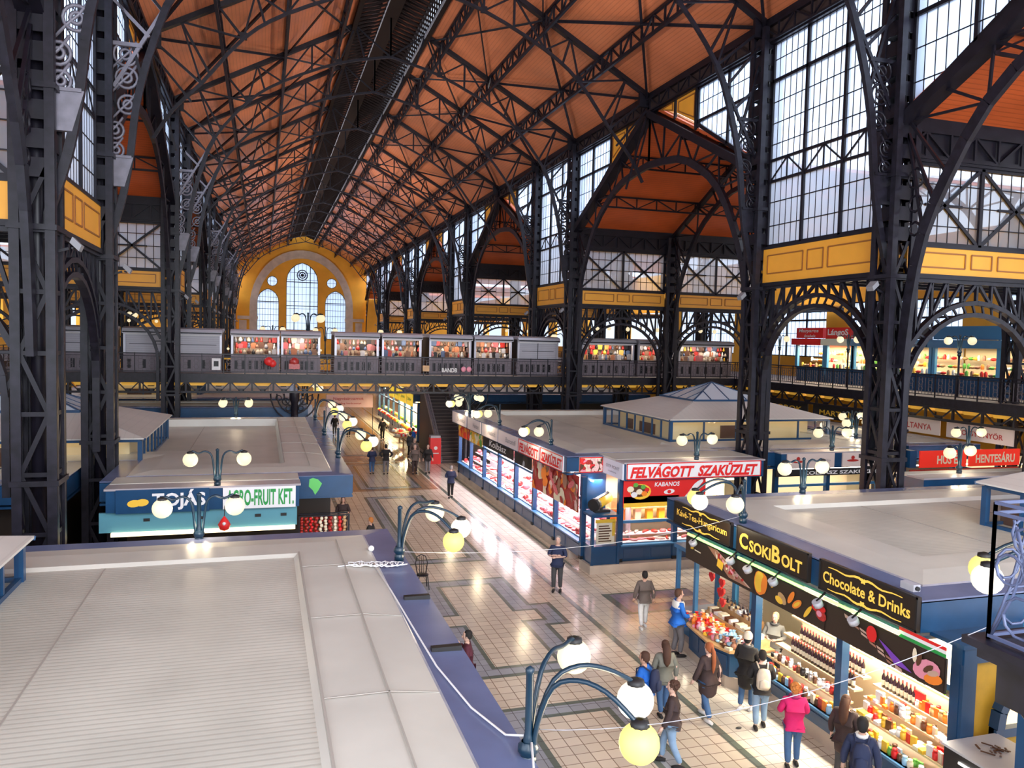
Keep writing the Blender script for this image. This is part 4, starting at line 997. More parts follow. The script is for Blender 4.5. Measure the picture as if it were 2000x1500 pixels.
# front extension of the second left block (egg shop and fruit shop) and of the sausage shop
def roof_ext(x0, x1, y0, y1, lab, fas=BLUE):
    t = thing('shop_front_roof', lab, 'shop roof', ((x0+x1)/2, y0, 0)); g = MB(fas); g.box((x0, y0, 3.3), (x1, y0+.2, 3.9)); g.box((x0, y0+.2, 3.3), (x0+.2, y1, 3.9)); g.box((x1-.2, y0+.2, 3.3), (x1, y1, 3.9)); g.build('fascia', t)
    g = MB(ROOFM); g.box((x0-.04, y0-.04, 3.9), (x1+.04, y0+.7, 3.955)); g.use(ROOFP); g.box((x0-.02, y0+.7, 3.9), (x1+.02, y1, 3.965)); g.build('roof', t); return t
roof_ext(-4.0, 1.0, 23.25, 25.0, 'projecting roof over the egg and fruit shop fronts')
roof_ext(12.2, 17.9, 25.35, 27.6, 'projecting roof over the long red lettered sausage shop front')
roof_ext(19.7, 24.9, 26.75, 27.45, 'projecting roof over the beige sausage signs behind the right nave column')
X_ = roof_ext(20.8, 31.4, 20.7, 21.9, 'narrow pale roof behind the near right column, before the red butcher sign'); core_part(X_, 20.9, 20.9, 31.3, 21.8)
# glazed roof lanterns
def lantern(x0, x1, y0, y1, lab, zt=4.95, z0=3.7):
    t = thing('glazed_roof_lantern', lab, 'roof lantern', ((x0+x1)/2, (y0+y1)/2, z0))
    g = MB(BLUE); nx, ny = max(2, round((x1-x0)/1.6)), max(2, round((y1-y0)/.95))
    for i in range(nx+1):
        for y in (y0, y1): xx = x0+(x1-x0)*i/nx; g.bar((xx, y, z0), (xx, y, zt), .07, .07)
    for i in range(ny+1):
        for x in (x0, x1): yy = y0+(y1-y0)*i/ny; g.bar((x, yy, z0), (x, yy, zt), .07, .07)
    for a, b in (((x0, y0), (x1, y0)), ((x1, y0), (x1, y1)), ((x1, y1), (x0, y1)), ((x0, y1), (x0, y0))):
        g.bar((*a, zt), (*b, zt), .12, .1); g.bar((*a, z0+.04), (*b, z0+.04), .09, .08)
    for x, y in ((x0, y0), (x1, y0), (x0, y1), (x1, y1)): g.bar((x, y, z0), (x, y, zt), .14, .14)
    g.build('frame', t)
    g = MB(KGLASS)
    for a, b in (((x0, y0), (x1, y0)), ((x1, y0), (x1, y1)), ((x1, y1), (x0, y1)), ((x0, y1), (x0, y0))): g.quad((*a, z0), (*b, z0), (*b, zt), (*a, zt))
    g.build('side_glass', t)
    e = .18; cx, cy = (x0+x1)/2, (y0+y1)/2; ix, iy = (x1-x0)*.23, (y1-y0)*.23; zi = zt+.72
    O = [(x0-e, y0-e, zt+.05), (x1+e, y0-e, zt+.05), (x1+e, y1+e, zt+.05), (x0-e, y1+e, zt+.05)]; I = [(cx-ix, cy-iy, zi), (cx+ix, cy-iy, zi), (cx+ix, cy+iy, zi), (cx-ix, cy+iy, zi)]
    g = MB(mat('lantern_roof', (.62, .58, .53), .4, fn=stripes(0, .3, .9, .08, .1, .06)))
    for k in range(4): g.prism([O[k], O[(k+1) % 4], I[(k+1) % 4], I[k]], (0, 0, .04))
    g.use(BLUE)
    for k in range(4): g.bar(O[k], I[k], .05, .07); 
    g.build('roof', t)
    g = MB(mat('skylight_glass', (.62, .70, .78), .12, spec=.8)); ap = (cx, cy, zi+.85)
    J = [(cx+(p[0]-cx)*1.02, cy+(p[1]-cy)*1.02, zi+.05) for p in I]
    for k in range(4): g.quad(J[k], J[(k+1) % 4], ap)
    S_ = g.build('skylight', t)
    g = MB(BLUE)
    for k in range(4):
        g.bar(J[k], J[(k+1) % 4], .1, .1); g.bar(J[k], ap, .06, .06)
        for q in (.25, .5, .75): m_ = V(J[k]).lerp(V(J[(k+1) % 4]), q); n_ = V(J[k]).lerp(V(ap), 0) if False else V(ap).lerp(V(J[k] if q < .5 else J[(k+1) % 4]), abs(q-.5)*2); g.bar(m_, n_, .045, .045)
    g.build('skylight_bars', t)
    g = MB(mat('lit_cream_room', (.85, .66, .36), .7)); g.box((x0+.6, y0+.9, z0), (x1-.45, y1-.5, zt-.12)); g.use(BROWN); g.box((cx-1.1, y0+.85, z0), (cx+.4, y0+.9, z0+.6)); g.box((x0+.55, cy-1, z0), (x0+.6, cy+.6, z0+.5)); g.box((x0+.55, cy+1.4, z0), (x0+.6, cy+2, z0+.5)); g.build('room_within', t)
    l = area('lantern_light', (cx, cy, zt-.05), x1-x0-1, y1-y0-1, 90, (1, .8, .5))
lantern(17.4, 25.8, 31.6, 38.8, 'large glazed roof lantern with a glass pyramid on the butcher block roof', 4.72, 3.8)
lantern(-12.0, -3.85, 28.4, 36.0, 'glazed roof lantern on the second left roof behind the left nave columns', 4.6, 3.7)
lantern(-12, -3.86, 7.0, 14.9, 'glazed roof lantern at the left edge of the near left roof', 4.6, 3.97)
lantern(16.9, 23.5, 8.0+3, 14.9, 'glazed roof lantern at the right edge on the chocolate shop roof', 4.9, 3.93)
lantern(-11, -4.2, 57.5, 64, 'glazed roof lantern on the left roof beyond the gallery', 4.8, 3.7)
# ============================================================ shop fronts, signs and goods
RG = random.Random(21)
def PX(x):                                    # a front facing the aisle on a plane x = const; e goes into the stall (+x)
    return lambda u, z, e=0: (x+e, u, z)
def PY(y): return lambda u, z, e=0: (u, y+e, z)
def pbox(g, P, u0, u1, z0, z1, e0, e1): g.box(P(u0, z0, e0), P(u1, z1, e1))
def shop_front(label, P, posts, zs=.9, zh=2.45, back=1.9, glass=True, wall=WARMW, warm=(1, .86, .66), power=200, depth=.9, kick=.32, nopanel=()):
    u0, u1 = min(posts), max(posts); c = P((u0+u1)/2, 0, 0)
    t = thing('market_stall', label, 'market stall', c)
    for u in posts:
        g = MB(BLUE); pbox(g, P, u-.09, u+.09, 0 if False else .3, 3.3, -.04, .14); g.use(BLACK); pbox(g, P, u-.1, u+.1, .3, .42, -.06, .15); g.build('post', t)
    g = MB(BLUE); pbox(g, P, u0, u1, kick, zs, 0, .1); g.use(mat('panel_blue', (.02, .06, .14), .3))
    ps = sorted(posts)
    for a, b in zip(ps, ps[1:]):
        n = max(1, round((b-a)/1.3))
        for k in range(n): pbox(g, P, a+(b-a)*k/n+.16, a+(b-a)*(k+1)/n-.16, kick+.1, zs-.12, -.015, 0)
    g.build('wainscot', t)
    g = MB(BLUE2); pbox(g, P, u0, u1, zs, zs+.05, -.12, .3); g.build('sill', t)
    g = MB(BLUE2); pbox(g, P, u0, u1, zh, zh+.1, -.02, .08); g.build('head_beam', t)
    if glass: g = MB(KGLASS); g.quad(P(u0, zs+.05, .02), P(u1, zs+.05, .02), P(u1, zh, .02), P(u0, zh, .02)); g.build('display_glass', t)
    g = MB(wall); pbox(g, P, u0, u1, .3, 3.25, back, back+.06); g.build('back_wall', t)
    g = MB(TUBEL)
    for a, b in zip(ps, ps[1:]): pbox(g, P, a+.3, b-.3, 3.05, 3.09, .5, .56)
    g.build('light_tube', t)
    q = P((u0+u1)/2, 3.1, .75); d = V(P(1, 0, 0))-V(P(0, 0, 0)); L = u1-u0
    l = area('stall_light', q, (L-.4) if abs(d.x) > .5 else .5, (L-.4) if abs(d.y) > .5 else .5, power, warm)
    return t
def sign(name, label, P, u0, u1, z0, z1, e0, e1, m, words=(), frame=None, art=None):
    """sign board with its lettering as a part; words = (text, material, ua, ub, za, zb, bold, shear)"""
    du = V(P(1, 0, 0))-V(P(0, 0, 0)); rev = du.y > .5                # text runs towards the camera on x-planes
    c = P((u0+u1)/2, z0, e0)
    t = thing(name, label, 'sign', c); g = MB(m); pbox(g, P, u0, u1, z0, z1, e0, e1)
    if frame:
        g.use(frame)
        for a in ((u0, u1, z0, z0+.035), (u0, u1, z1-.035, z1), (u0, u0+.035, z0, z1), (u1-.035, u1, z0, z1)): pbox(g, P, *a, e0-.01, e0)
    B_ = g.build('board', t)
    if name == 'shop_sign' and z0 == 4.0: g = MB(IRON); pbox(g, P, u0+.3, u0+.36, z1-.02, 5.15, e0, 0); pbox(g, P, u1-.36, u1-.3, z1-.02, 5.15, e0, 0); g.build('hanger', t)
    if words:
        L = MB()
        for w in words:
            s_, mm, ua, ub, za, zb, bo, sh = w; L.use(mm); xd = (V(P(0, 0, 0))-V(P(1, 0, 0))) if rev else du
            o = P(ub if rev else ua, za, e0-.012); text(L, s_, o, xd, (0, 0, 1), ub-ua, zb-za, bo, sh)
        L.build('lettering', B_)
    if art: g = MB(); art(g); g.build('artwork', B_)
    return t
def blob(g, P, u, z, ru, rz, a, m, e, n=10, cut=None):
    """flat printed shape"""
    g.use(m); ca, sa = math.cos(a), math.sin(a); pts = []
    for k in range(n):
        t = 2*math.pi*k/n; x, y = ru*math.cos(t), rz*math.sin(t); uu, zz = u+x*ca-y*sa, z+x*sa+y*ca
        if cut: uu = min(max(uu, cut[0]), cut[1]); zz = min(max(zz, cut[2]), cut[3])
        pts.append(P(uu, zz, e))
    g.quad(*pts)
def picture(P, u0, u1, z0, z1, e, pal, n, seed, rs=(.1, .35)):
    def f(g):
        R = random.Random(seed)
        for k in range(n):
            r = R.uniform(*rs); blob(g, P, R.uniform(u0, u1), R.uniform(z0, z1), r, r*R.uniform(.25, .8), R.uniform(0, 3), R.choice(pal), e-.0006*k-.004, 9, (u0, u1, z0, z1))
    return f
# ---------------- sausage shop and butcher row, along the aisle (plane x = 11.05)
A = PX(11.05); posts = [26.4, 29.2, 31.8, 34.4, 37.1, 39.9, 42.7, 45.3]
shop_front('long blue butcher stall front along the main aisle with pink lit meat displays', A, posts, power=900, warm=(1, .84, .86), wall=TRAY)
S_ = PX(10.72)
for (a, b, w, lab) in ((27.45, 29.95, 'SZAKÜZLET', 'white sign with red capitals on the butcher row, nearest the corner'), (30.1, 32.8, 'FELVÁGOTT', 'white sign with red capitals on the butcher row, second from the corner')):
    sign('shop_sign', lab, S_, a, b, 3.3, 3.9, -.06, 0, WHITE, [(w, RED, a+.12, b-.12, 3.38, 3.84, .04, .1)], RED)
PALE = mat('pale_pink_sign', (.75, .66, .68), .5); GREYT = mat('grey_letter', (.35, .33, .36), .5)
for i, (a, b) in enumerate(((33.0, 36.0), (36.2, 39.0), (39.3, 42.0), (42.3, 45.6))):
    sign('shop_sign', f'pale pink sign with faint grey words, {ORD[i]} after the red lettered butcher signs', S_, a, b, 3.3, 3.9, -.05, 0, PALE, [(['Baromfi', 'Húsbolt', 'Hentes', 'Sonka'][i], GREYT, a+.3, b-1.2, 3.48, 3.72, .01, .2)])
for i, (a, b, pal, lab, z0) in enumerate(((26.6, 31.7, [REDM, PINKM, FAT, BROWN2, CREAM, ORNG], 'large photo banner of hanging hams and sliced meats on the butcher front', 1.95), (31.9, 34.3, [BLACK, GREYP, DARKB], 'black banner with grey plant drawing on the butcher front', 2.6),
                                       (34.5, 39.8, [BLACK, DARKB, BLACK], 'black banner with white handwriting on the butcher front', 2.65), (40.0, 42.6, [YELO, ORNG, YELO, CREAM, GRN], 'yellow food banner on the butcher front', 2.5), (42.8, 45.2, [RED, ORNG, YELO, REDM], 'red and orange food banner at the far end of the butcher front', 2.5))):
    ws = [('Kolbász', WHITE, a+1.2, b-1.2, 2.78, 3.1, .01, .3)] if i == 2 else ()
    sign('food_banner', lab, A, a, b, z0, 3.28, -.07, -.05, pal[0], ws, art=picture(A, a, b, z0, 3.28, -.075, pal, (70, 10, 3, 26, 24)[i], 50+i, (.12, .4)))
# meat on sloping white trays
g = MB(TRAY)
for a, b in zip(posts, posts[1:]):
    for z, e in ((1.0, .12), (1.22, .52), (1.5, .95)): pbox(g, A, a+.1, b-.1, z-.03, z, e, e+.4)
tag(g.build('display_trays', base=(11.05, 36, .9)), 'white stepped meat trays behind the glass of the butcher row', 'trays')
def sh_steak(g): g.lathe([(.001, 0), (.12, 0), (.14, .03), (.11, .06), (.001, .065)], n=9, sx=1, sy=.7)
def sh_sausage(g): g.tube([(-.16, 0, .035), (-.08, .03, .035), (0, .04, .035), (.08, .03, .035), (.16, 0, .035)], [.02, .034, .036, .034, .02], 6)
def sh_roast(g): g.ball((0, 0, .08), .1, 9, 1.3, .9, .8)
for bi, (a, b) in enumerate(zip(posts, posts[1:])):
    for z, e in ((1.0, .3), (1.22, .7), (1.5, 1.12)):
        n = 7 if bi < 3 else 5
        for k in range(n):
            nm, sh = RG.choice([('steak', sh_steak), ('sausage', sh_sausage), ('joint_of_meat', sh_roast)]); m = RG.choice([PINKM, REDM, FAT, PINKM])
            item(nm, sh, m, A(a+.25+(b-a-.5)*(k+.5)/n, z, e), f'{m.name.split("_")[0]} {nm.replace("_", " ")} on a tray in the {ORD[bi]} bay of the butcher row', 'meat', f'meat in the {ORD[bi]} butcher bay', RG.uniform(0, 3), RG.uniform(1, 1.5))
def sh_ham(g): g.lathe([(.001, -.5), (.07, -.46), (.11, -.3), (.09, -.1), (.03, 0), (.001, .02)], n=8)
for k in range(34):
    u = 31.9+k*.39
    item('hanging_ham', sh_ham, RG.choice([REDM, BROWN2, PINKM]), A(u, 2.45, 1.5+RG.uniform(-.1, .1)), 'ham hanging inside the butcher row above the trays', 'meat', 'hams hanging in the butcher row', 0, RG.uniform(.7, 1.1))
# ---------------- sausage shop front (plane y = 25.4)
Bf = PY(25.68)
shop_front('blue sausage stall front under the long white sign and the red banner', Bf, [12.25, 14.45, 17.5], zs=.88, zh=1.7, back=1.6, power=170, wall=mat('cream_room_wall', (.9, .76, .5), .7))
sign('shop_sign', 'long white sign with slanted red capitals over the sausage shop front', PY(25.35), 12.25, 17.75, 3.34, 3.92, -.06, 0, WHITE, [('FELVÁGOTT  SZAKÜZLET', RED, 12.38, 17.5, 3.39, 3.89, .045, .25)], RED)
g = MB()
def kab(g):
    P = Bf; e = -.12
    g.use(ORNG); g.quad(P(12.3, 2.45, e), P(14.5, 2.45, e), P(14.5, 2.68, e), P(12.3, 2.68, e))
    g.use(YELO); g.quad(P(12.3, 2.30, e-.001), P(14.5, 2.30, e-.001), P(14.5, 2.45, e-.001), P(12.3, 2.45, e-.001))
    blob(g, P, 12.95, 2.85, .42, .28, 0, YELO, e-.004, 16, (12.3, 14.6, 2.45, 3.28)); blob(g, P, 12.9, 2.88, .36, .22, 0, BROWN, e-.006, 16)
    for q, (u, z, r, m) in enumerate(((12.55, 2.95, .14, CREAM), (12.7, 2.75, .13, WHITE), (12.9, 2.85, .13, CREAM), (13.1, 2.78, .12, ORNG), (13.05, 3.02, .1, GRN), (12.75, 3.1, .1, GRN), (13.2, 2.92, .1, RED))): blob(g, P, u, z, r, r*.8, 0, m, e-.008-.001*q, 9)
    blob(g, P, 14.1, 2.82, .22, .09, .1, WHITE, e-.006, 12); blob(g, P, 14.1, 2.82, .08, .07, 0, RED, e-.008, 10)
    for k in range(4): blob(g, P, 14.95+.1*k, 2.7+.12*k, .28, .09, .6, (WHITE, PINK, FAT, WHITE)[k], e-.01-.002*k, 10)
sign('food_banner', 'red and orange banner with a white product word under the long sausage shop sign', Bf, 12.28, 15.6, 2.3, 3.3, -.12, -.1, RED, [('KABANOS', WHITE, 13.5, 14.5, 3.02, 3.18, .02, .1)], art=kab)
sign('shop_sign', 'small picture sign of sliced meats in the corner recess of the sausage shop', PY(27.17), 11.2, 12.14, 3.32, 3.9, -.06, 0, CREAM, (), RED, picture(PY(27.17), 11.22, 12.12, 3.36, 3.86, -.07, [REDM, RED, FAT, PINK, BROWN], 26, 3, (.06, .18)))
sign('shop_sign', 'small pale sign with grey print facing the aisle beside the long sausage sign', PX(12.2), 25.4, 27.1, 3.32, 3.9, -.06, 0, mat('pale_print', (.75, .76, .84), .5), [('OTP PONT', GREYT, 25.65, 26.8, 3.6, 3.72, .02, 0), ('nyitva', GREYT, 25.9, 26.6, 3.44, 3.52, .01, 0)])
# glazed counter, trays, jars and orange packs of the front
g = MB(TRAY)
for z, e in ((.98, .1), (1.15, .5)): pbox(g, Bf, 12.4, 17.3, z-.03, z, e, e+.4)
tag(g.build('display_trays', base=(14.5, 25.9, .9)), 'white meat trays behind the glass of the sausage shop front', 'trays')
for k in range(26):
    nm, sh = RG.choice([('steak', sh_steak), ('sausage', sh_sausage)]); m = RG.choice([PINKM, REDM, FAT])
    item(nm, sh, m, Bf(12.55+(k % 13)*.36, (.98, 1.15)[k//13], (.3, .7)[k//13]), f'{m.name.replace("_", " ")} {nm} behind the sausage shop front glass', 'meat', 'meat in the sausage shop front', RG.uniform(0, 3), 1.3)
for k in range(20):
    m = RG.choice([ORNG, CREAM, YELO, CREAM, WOOD]); item('goods_pack', sh_box(.24, .2, .4), m, Bf(12.5+(k % 10)*.5, (1.55, 2.0)[k//10], 1.2), f'{m.name.split("_")[0]} pack on the back shelf of the sausage shop', 'package', 'packs at the back of the sausage shop')
g = MB(WOOD); pbox(g, Bf, 12.3, 17.4, 1.5, 1.55, 1.0, 1.4); pbox(g, Bf, 12.3, 17.4, 1.95, 2.0, 1.05, 1.4); tag(g.build('shelf', base=(14.5, 26.9, 1.5)), 'wooden back shelves inside the sausage shop', 'shelf')
# corner vitrine with a heater on top
t = thing('corner_vitrine', 'blue corner showcase with a framed yellowed menu at the sausage shop corner', 'showcase', (11.6, 25.9, 0))
g = MB(BLUE); g.box((11.1, 25.5, .3), (12.1, 26.4, .95)); g.box((11.05, 25.45, 2.0), (12.15, 26.5, 2.08)); g.box((11.2, 26.9, 2.0), (12.2, 27.0, 3.3))
for x, y in ((11.1, 25.5), (12.1, 25.5), (11.1, 26.4), (12.1, 26.4)): g.box((x-.05, y-.05, .3), (x+.05, y+.05, 2.0))
g.build('case', t); g = MB(STONE); g.box((11.0, 25.4, 0), (17.6, 26.4, .3)); g.build('plinth', t)
g = MB(KGLASS); g.quad((11.1, 25.48, .95), (12.1, 25.48, .95), (12.1, 25.48, 2), (11.1, 25.48, 2)); g.quad((11.08, 25.5, .95), (11.08, 26.4, .95), (11.08, 26.4, 2), (11.08, 25.5, 2)); g.build('glass', t)
g = MB(CREAM); g.box((11.3, 25.6, 1.0), (12.0, 25.63, 1.85)); g.use(YELO); g.box((11.25, 25.57, 1.78), (12.02, 25.6, 1.9)); g.box((11.9, 25.57, 1.3), (12.0, 25.6, 1.8)); g.use(BROWN)
for k in range(7): g.box((11.38, 25.585, 1.1+k*.09), (11.38+RG.uniform(.3, .5), 25.6, 1.14+k*.09))
g.build('menu_poster', t)
t = thing('torpedo_heater', 'black and yellow torpedo heater standing on the corner showcase', 'heater', (11.65, 25.95, 2.08))
g = MB(YELO); g.tube([(11.3, 25.75, 2.42), (12.0, 26.25, 2.55)], .2, 12); g.build('barrel', t)
g = MB(BLACK); g.tube([(11.16, 25.65, 2.4), (11.34, 25.78, 2.43)], .225, 12); g.box((11.35, 25.9, 2.08), (11.95, 26.1, 2.16)); g.bar((11.6, 25.95, 2.1), (11.65, 25.98, 2.4), .08, .08); g.build('fan_and_stand', t)
g = MB(IRON); g.prism([(11.25, 25.62, 2.55), (12.0, 26.15, 2.7), (12.0, 26.3, 2.72), (11.3, 25.85, 2.58)], (0, 0, .05)); g.build('hood', t)
# ---------------- chocolate shop (plane x = 11.05)
Cx = PX(11.05)
R0F = PX(10.72)
def swirl(u0, u1, z, up=1):
    def f(g, P=R0F, e=-.1):
        g.use(GOLD); c = (u0+u1)/2; L = (u1-u0)/2
        pts = []
        for s in (-1, 1):
            for k in range(8):
                x = k/8; x2 = (k+1)/8
                a = (c+s*L*x, z+up*.045*math.sin(x*9)*(1-x)); b = (c+s*L*x2, z+up*.045*math.sin(x2*9)*(1-x2)); t = .018*(1-x)+.006
                g.quad(P(a[0], a[1]-t, e), P(b[0], b[1]-t, e), P(b[0], b[1]+t, e), P(a[0], a[1]+t, e))
        blob(g, P, c, z, .07, .03, .7, GOLD, e-.001, 8); blob(g, P, c, z, .07, .03, -.7, GOLD, e-.002, 8)
    return f
def two(u0, u1): 
    def f(g): swirl(u0, u1, 3.88)(g); swirl(u0, u1, 3.45, -1)(g)
    return f
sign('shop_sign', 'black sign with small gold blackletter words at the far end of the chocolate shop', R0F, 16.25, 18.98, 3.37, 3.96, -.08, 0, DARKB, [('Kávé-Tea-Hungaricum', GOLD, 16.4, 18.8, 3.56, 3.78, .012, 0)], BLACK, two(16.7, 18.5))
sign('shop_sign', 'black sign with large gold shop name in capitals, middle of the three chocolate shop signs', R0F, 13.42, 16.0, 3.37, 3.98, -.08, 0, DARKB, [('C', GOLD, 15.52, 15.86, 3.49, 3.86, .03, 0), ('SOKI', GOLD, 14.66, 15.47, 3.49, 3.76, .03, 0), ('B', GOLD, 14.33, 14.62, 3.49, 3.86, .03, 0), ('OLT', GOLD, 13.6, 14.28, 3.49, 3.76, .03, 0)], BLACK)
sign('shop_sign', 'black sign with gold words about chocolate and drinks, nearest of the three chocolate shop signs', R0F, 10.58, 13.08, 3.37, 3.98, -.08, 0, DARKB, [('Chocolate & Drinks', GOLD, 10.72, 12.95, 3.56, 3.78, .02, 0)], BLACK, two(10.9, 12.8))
# picture banner below the signs
Bn = PX(10.72)
def choc_art(g):
    P = Bn; e = -.045
    for (a, b) in ((10.0, 12.86), (12.9, 15.25), (15.3, 18.35)): g.use(mat('dark_wood_print', (.035, .022, .015), .35)); g.quad(P(a, 2.57, e), P(b, 2.57, e), P(b, 3.14, e), P(a, 3.14, e))
    e = -.05
    g.use(YELO); g.quad(P(17.95, 2.88, e), P(18.1, 2.86, e), P(18.1, 3.04, e), P(17.95, 3.04, e)); g.use(CREAM); g.quad(P(17.6, 2.86, e), P(17.9, 2.87, e), P(17.9, 2.90, e), P(17.6, 2.89, e))
    g.use(BROWN2); g.quad(P(17.3, 3.15, e), P(16.9, 3.15, e), P(15.5, 2.63, e), P(16.3, 2.63, e)); g.use(BROWN3); g.quad(P(16.9, 3.15, e-.002), P(16.84, 3.15, e-.002), P(15.4, 2.64, e-.002), P(15.5, 2.63, e-.002))
    for k in range(26): q = RG.random(); blob(g, P, 16.85-q*1.0+RG.uniform(-.15, .15), 3.05-q*.36+RG.uniform(-.05, .05), .06, .035, RG.uniform(0, 3), RG.choice([BROWN3, PINK, CREAM, REDM]), e-.006-.0005*k, 7)
    g.use(YELO); g.quad(P(16.8, 2.78, e-.03), P(16.55, 2.72, e-.03), P(16.5, 2.92, e-.03), P(16.75, 2.98, e-.03))
    for i_, (u, z, ru, rz, a, m) in enumerate(((15.05, 2.9, .17, .24, .2, ORNG), (15.08, 2.9, .13, .2, .2, YELO), (14.9, 2.88, .08, .18, .2, ORNG), (14.55, 3.0, .1, .03, -.8, YELO), (14.25, 2.78, .12, .08, .5, WOOD), (14.35, 2.72, .1, .06, .2, YELO), (13.95, 2.9, .05, .14, .6, ORNG), (13.75, 2.82, .13, .06, -.6, ORNG), (13.75, 2.82, .09, .03, -.6, YELO), (13.4, 2.78, .14, .04, -.9, YELO), (13.15, 2.95, .10, .06, 0, RED), (13.0, 2.85, .12, .09, .2, REDM), (13.05, 2.86, .06, .05, 0, PINK), (12.97, 2.98, .08, .05, 0, RED))): blob(g, P, u, z, ru*1.35, rz*1.25, a, m, e-.004-.001*i_, 14, (10, 18.3, 2.58, 3.13))
    for i_ in range(6):
        for j in range(2):
            u, z = 12.35-i_*.22-j*.2, 3.08-i_*.085-j*.04+.03; g.use((BROWN3, BROWN2)[(i_+j) % 2]); g.quad(P(u, z, e-.01), P(u-.17, z-.03, e-.01), P(u-.2, z-.1, e-.01), P(u-.03, z-.07, e-.01))
    g.use(PURP); g.quad(P(11.45, 2.95, e-.006), P(11.3, 2.9, e-.006), P(10.65, 2.64, e-.006), P(11.05, 2.64, e-.006))
    blob(g, P, 11.6, 2.98, .13, .15, 0, RED, e-.03, 14); blob(g, P, 10.35, 2.82, .3, .17, -.35, PINK, e-.012, 14); blob(g, P, 10.2, 2.72, .2, .09, -.3, ORNG, e-.016, 12)
    for k in range(5): blob(g, P, 10.6-.1*k, 2.98-.04*k, .05, .13, .3*k, (CREAM, BROWN, PINK, BROWN, BROWN3)[k], e-.02-.001*k, 9)
    for z, m in ((3.31, RED), (3.25, WHITE), (3.19, GREEN)): g.use(m); g.quad(P(9.98, z-.03, e+.01), P(11.0, z-.03, e+.01), P(11.0, z+.03, e+.01), P(9.98, z+.03, e+.01))
sign('food_banner', 'long dark picture banner of chocolate bars, fruit and spices below the chocolate shop signs', Bn, 9.98, 18.36, 2.56, 3.15, -.04, 0, DARKB, art=choc_art)
g = MB(TUBEG)
for a, b in ((10.95, 12.9), (13.0, 15.9), (16.1, 18.2)): g.tube([(10.64, a, 3.23), (10.64, b, 3.23)], .032, 6)
tag(g.build('green_light_tube', base=(10.64, 15, 3.23)), 'thin green light tube running above the chocolate picture banner', 'light tube')
for i, u in enumerate((17.75, 16.05, 15.35, 14.4, 12.95, 11.95)):
    t = thing('spotlight', f'small grey round spotlight over the chocolate banner, {ORD[i]} from the far end', 'spotlight', (10.5, u, 3.1), 'spotlights over the chocolate banner')
    g = MB(GREYP); g.tube([(10.5, u, 3.16), (10.56, u, 3.06)], .10, 12); g.build('head', t); g = MB(IRON); g.bar((10.5, u, 3.16), (10.7, u, 3.32), .03, .03); g.build('bracket', t)
# stall carcass
shop_front('chocolate shop front with blue posts, open counters and tiered shelves', Cx, [10.1, 12.85, 15.75], zs=.68, zh=2.48, back=1.35, glass=False, power=330, warm=(1, .88, .68))
t = thing('candy_counter', 'rounded blue counter of the chocolate shop heaped with sweets', 'counter', (11.2, 17, 0))
g = MB(BLUE); g.prism([(11.05, 18.35, .3), (10.6, 17.9, .3), (10.45, 16.6, .3), (10.62, 16.05, .3), (11.05, 15.85, .3), (11.65, 15.85, .3), (11.65, 16.7, .3), (12.0, 16.7, .3), (12.0, 18.35, .3)], (0, 0, .6)); g.build('cabinet', t)
g = MB(mat('panel_blue', (.02, .06, .14), .3))
for a, b in (((10.63, 17.85), (10.55, 17.3)), ((10.52, 17.2), (10.46, 16.7)), ((10.47, 16.5), (10.6, 16.12))): g.prism([(a[0]-.03, a[1], .42), (b[0]-.03, b[1], .42), (b[0]-.03, b[1], .8), (a[0]-.03, a[1], .8)], (.02, 0, 0))
g.build('cabinet_panel', t)
g = MB(WOOD); g.prism([(11.05, 18.42, .9), (10.52, 17.93, .9), (10.36, 16.6, .9), (10.55, 15.97, .9), (11.05, 15.8, .9), (11.7, 15.8, .9), (11.7, 16.65, .9), (12.05, 16.65, .9), (12.05, 18.42, .9)], (0, 0, .05)); g.build('counter_top', t)
g = MB(STONE); g.prism([(10.9, 19.5, 0), (10.7, 17.9, 0), (10.6, 16.2, 0), (10.9, 15.6, 0), (11.4, 15.6, 0), (11.4, 19.5, 0)], (0, 0, .3)); g.build('plinth', t)
g = MB(WOOD); g.box((11.3, 15.95, .95), (11.65, 18.3, 1.12)); g.box((11.65, 16.7, .95), (12.0, 18.3, 1.12)); g.box((11.65, 16.7, 1.12), (12.0, 18.3, 1.3)); g.build('step_shelf', t)
t = thing('end_cabinet', 'tall blue framed glass end cabinet of the chocolate shop', 'glass cabinet', (11.5, 18.9, 0))
g = MB(BLUE2)
for x, y in ((11.05, 18.4), (11.05, 19.35), (12.3, 18.4), (12.3, 19.35)): g.box((x-.05, y-.05, .3), (x+.05, y+.05, 2.6))
g.box((11, 18.35, .3), (12.35, 19.4, .85)); g.box((10.95, 18.3, 2.55), (12.4, 19.45, 2.66)); g.build('frame', t)
g = MB(KGLASS); g.quad((11.02, 18.4, .9), (11.02, 19.35, .9), (11.02, 19.35, 2.5), (11.02, 18.4, 2.5)); g.quad((11.05, 19.38, .9), (12.3, 19.38, .9), (12.3, 19.38, 2.5), (11.05, 19.38, 2.5)); g.build('glass', t)
g = MB(LBLUE); g.box((12.0, 17.2, .95), (12.1, 17.35, 2.5)); g.box((12.0, 18.0, .95), (12.1, 18.15, 2.5)); tag(g.build('display_stand', base=(12, 17.6, .95)), 'light blue upright display frame behind the candy counter', 'frame')
def sh_heart(g): g.prism([(0, .0, -.12), (.12, 0, .02), (.1, 0, .1), (.04, 0, .11), (0, 0, .06), (-.04, 0, .11), (-.1, 0, .1), (-.12, 0, .02)], (0, .05, 0))
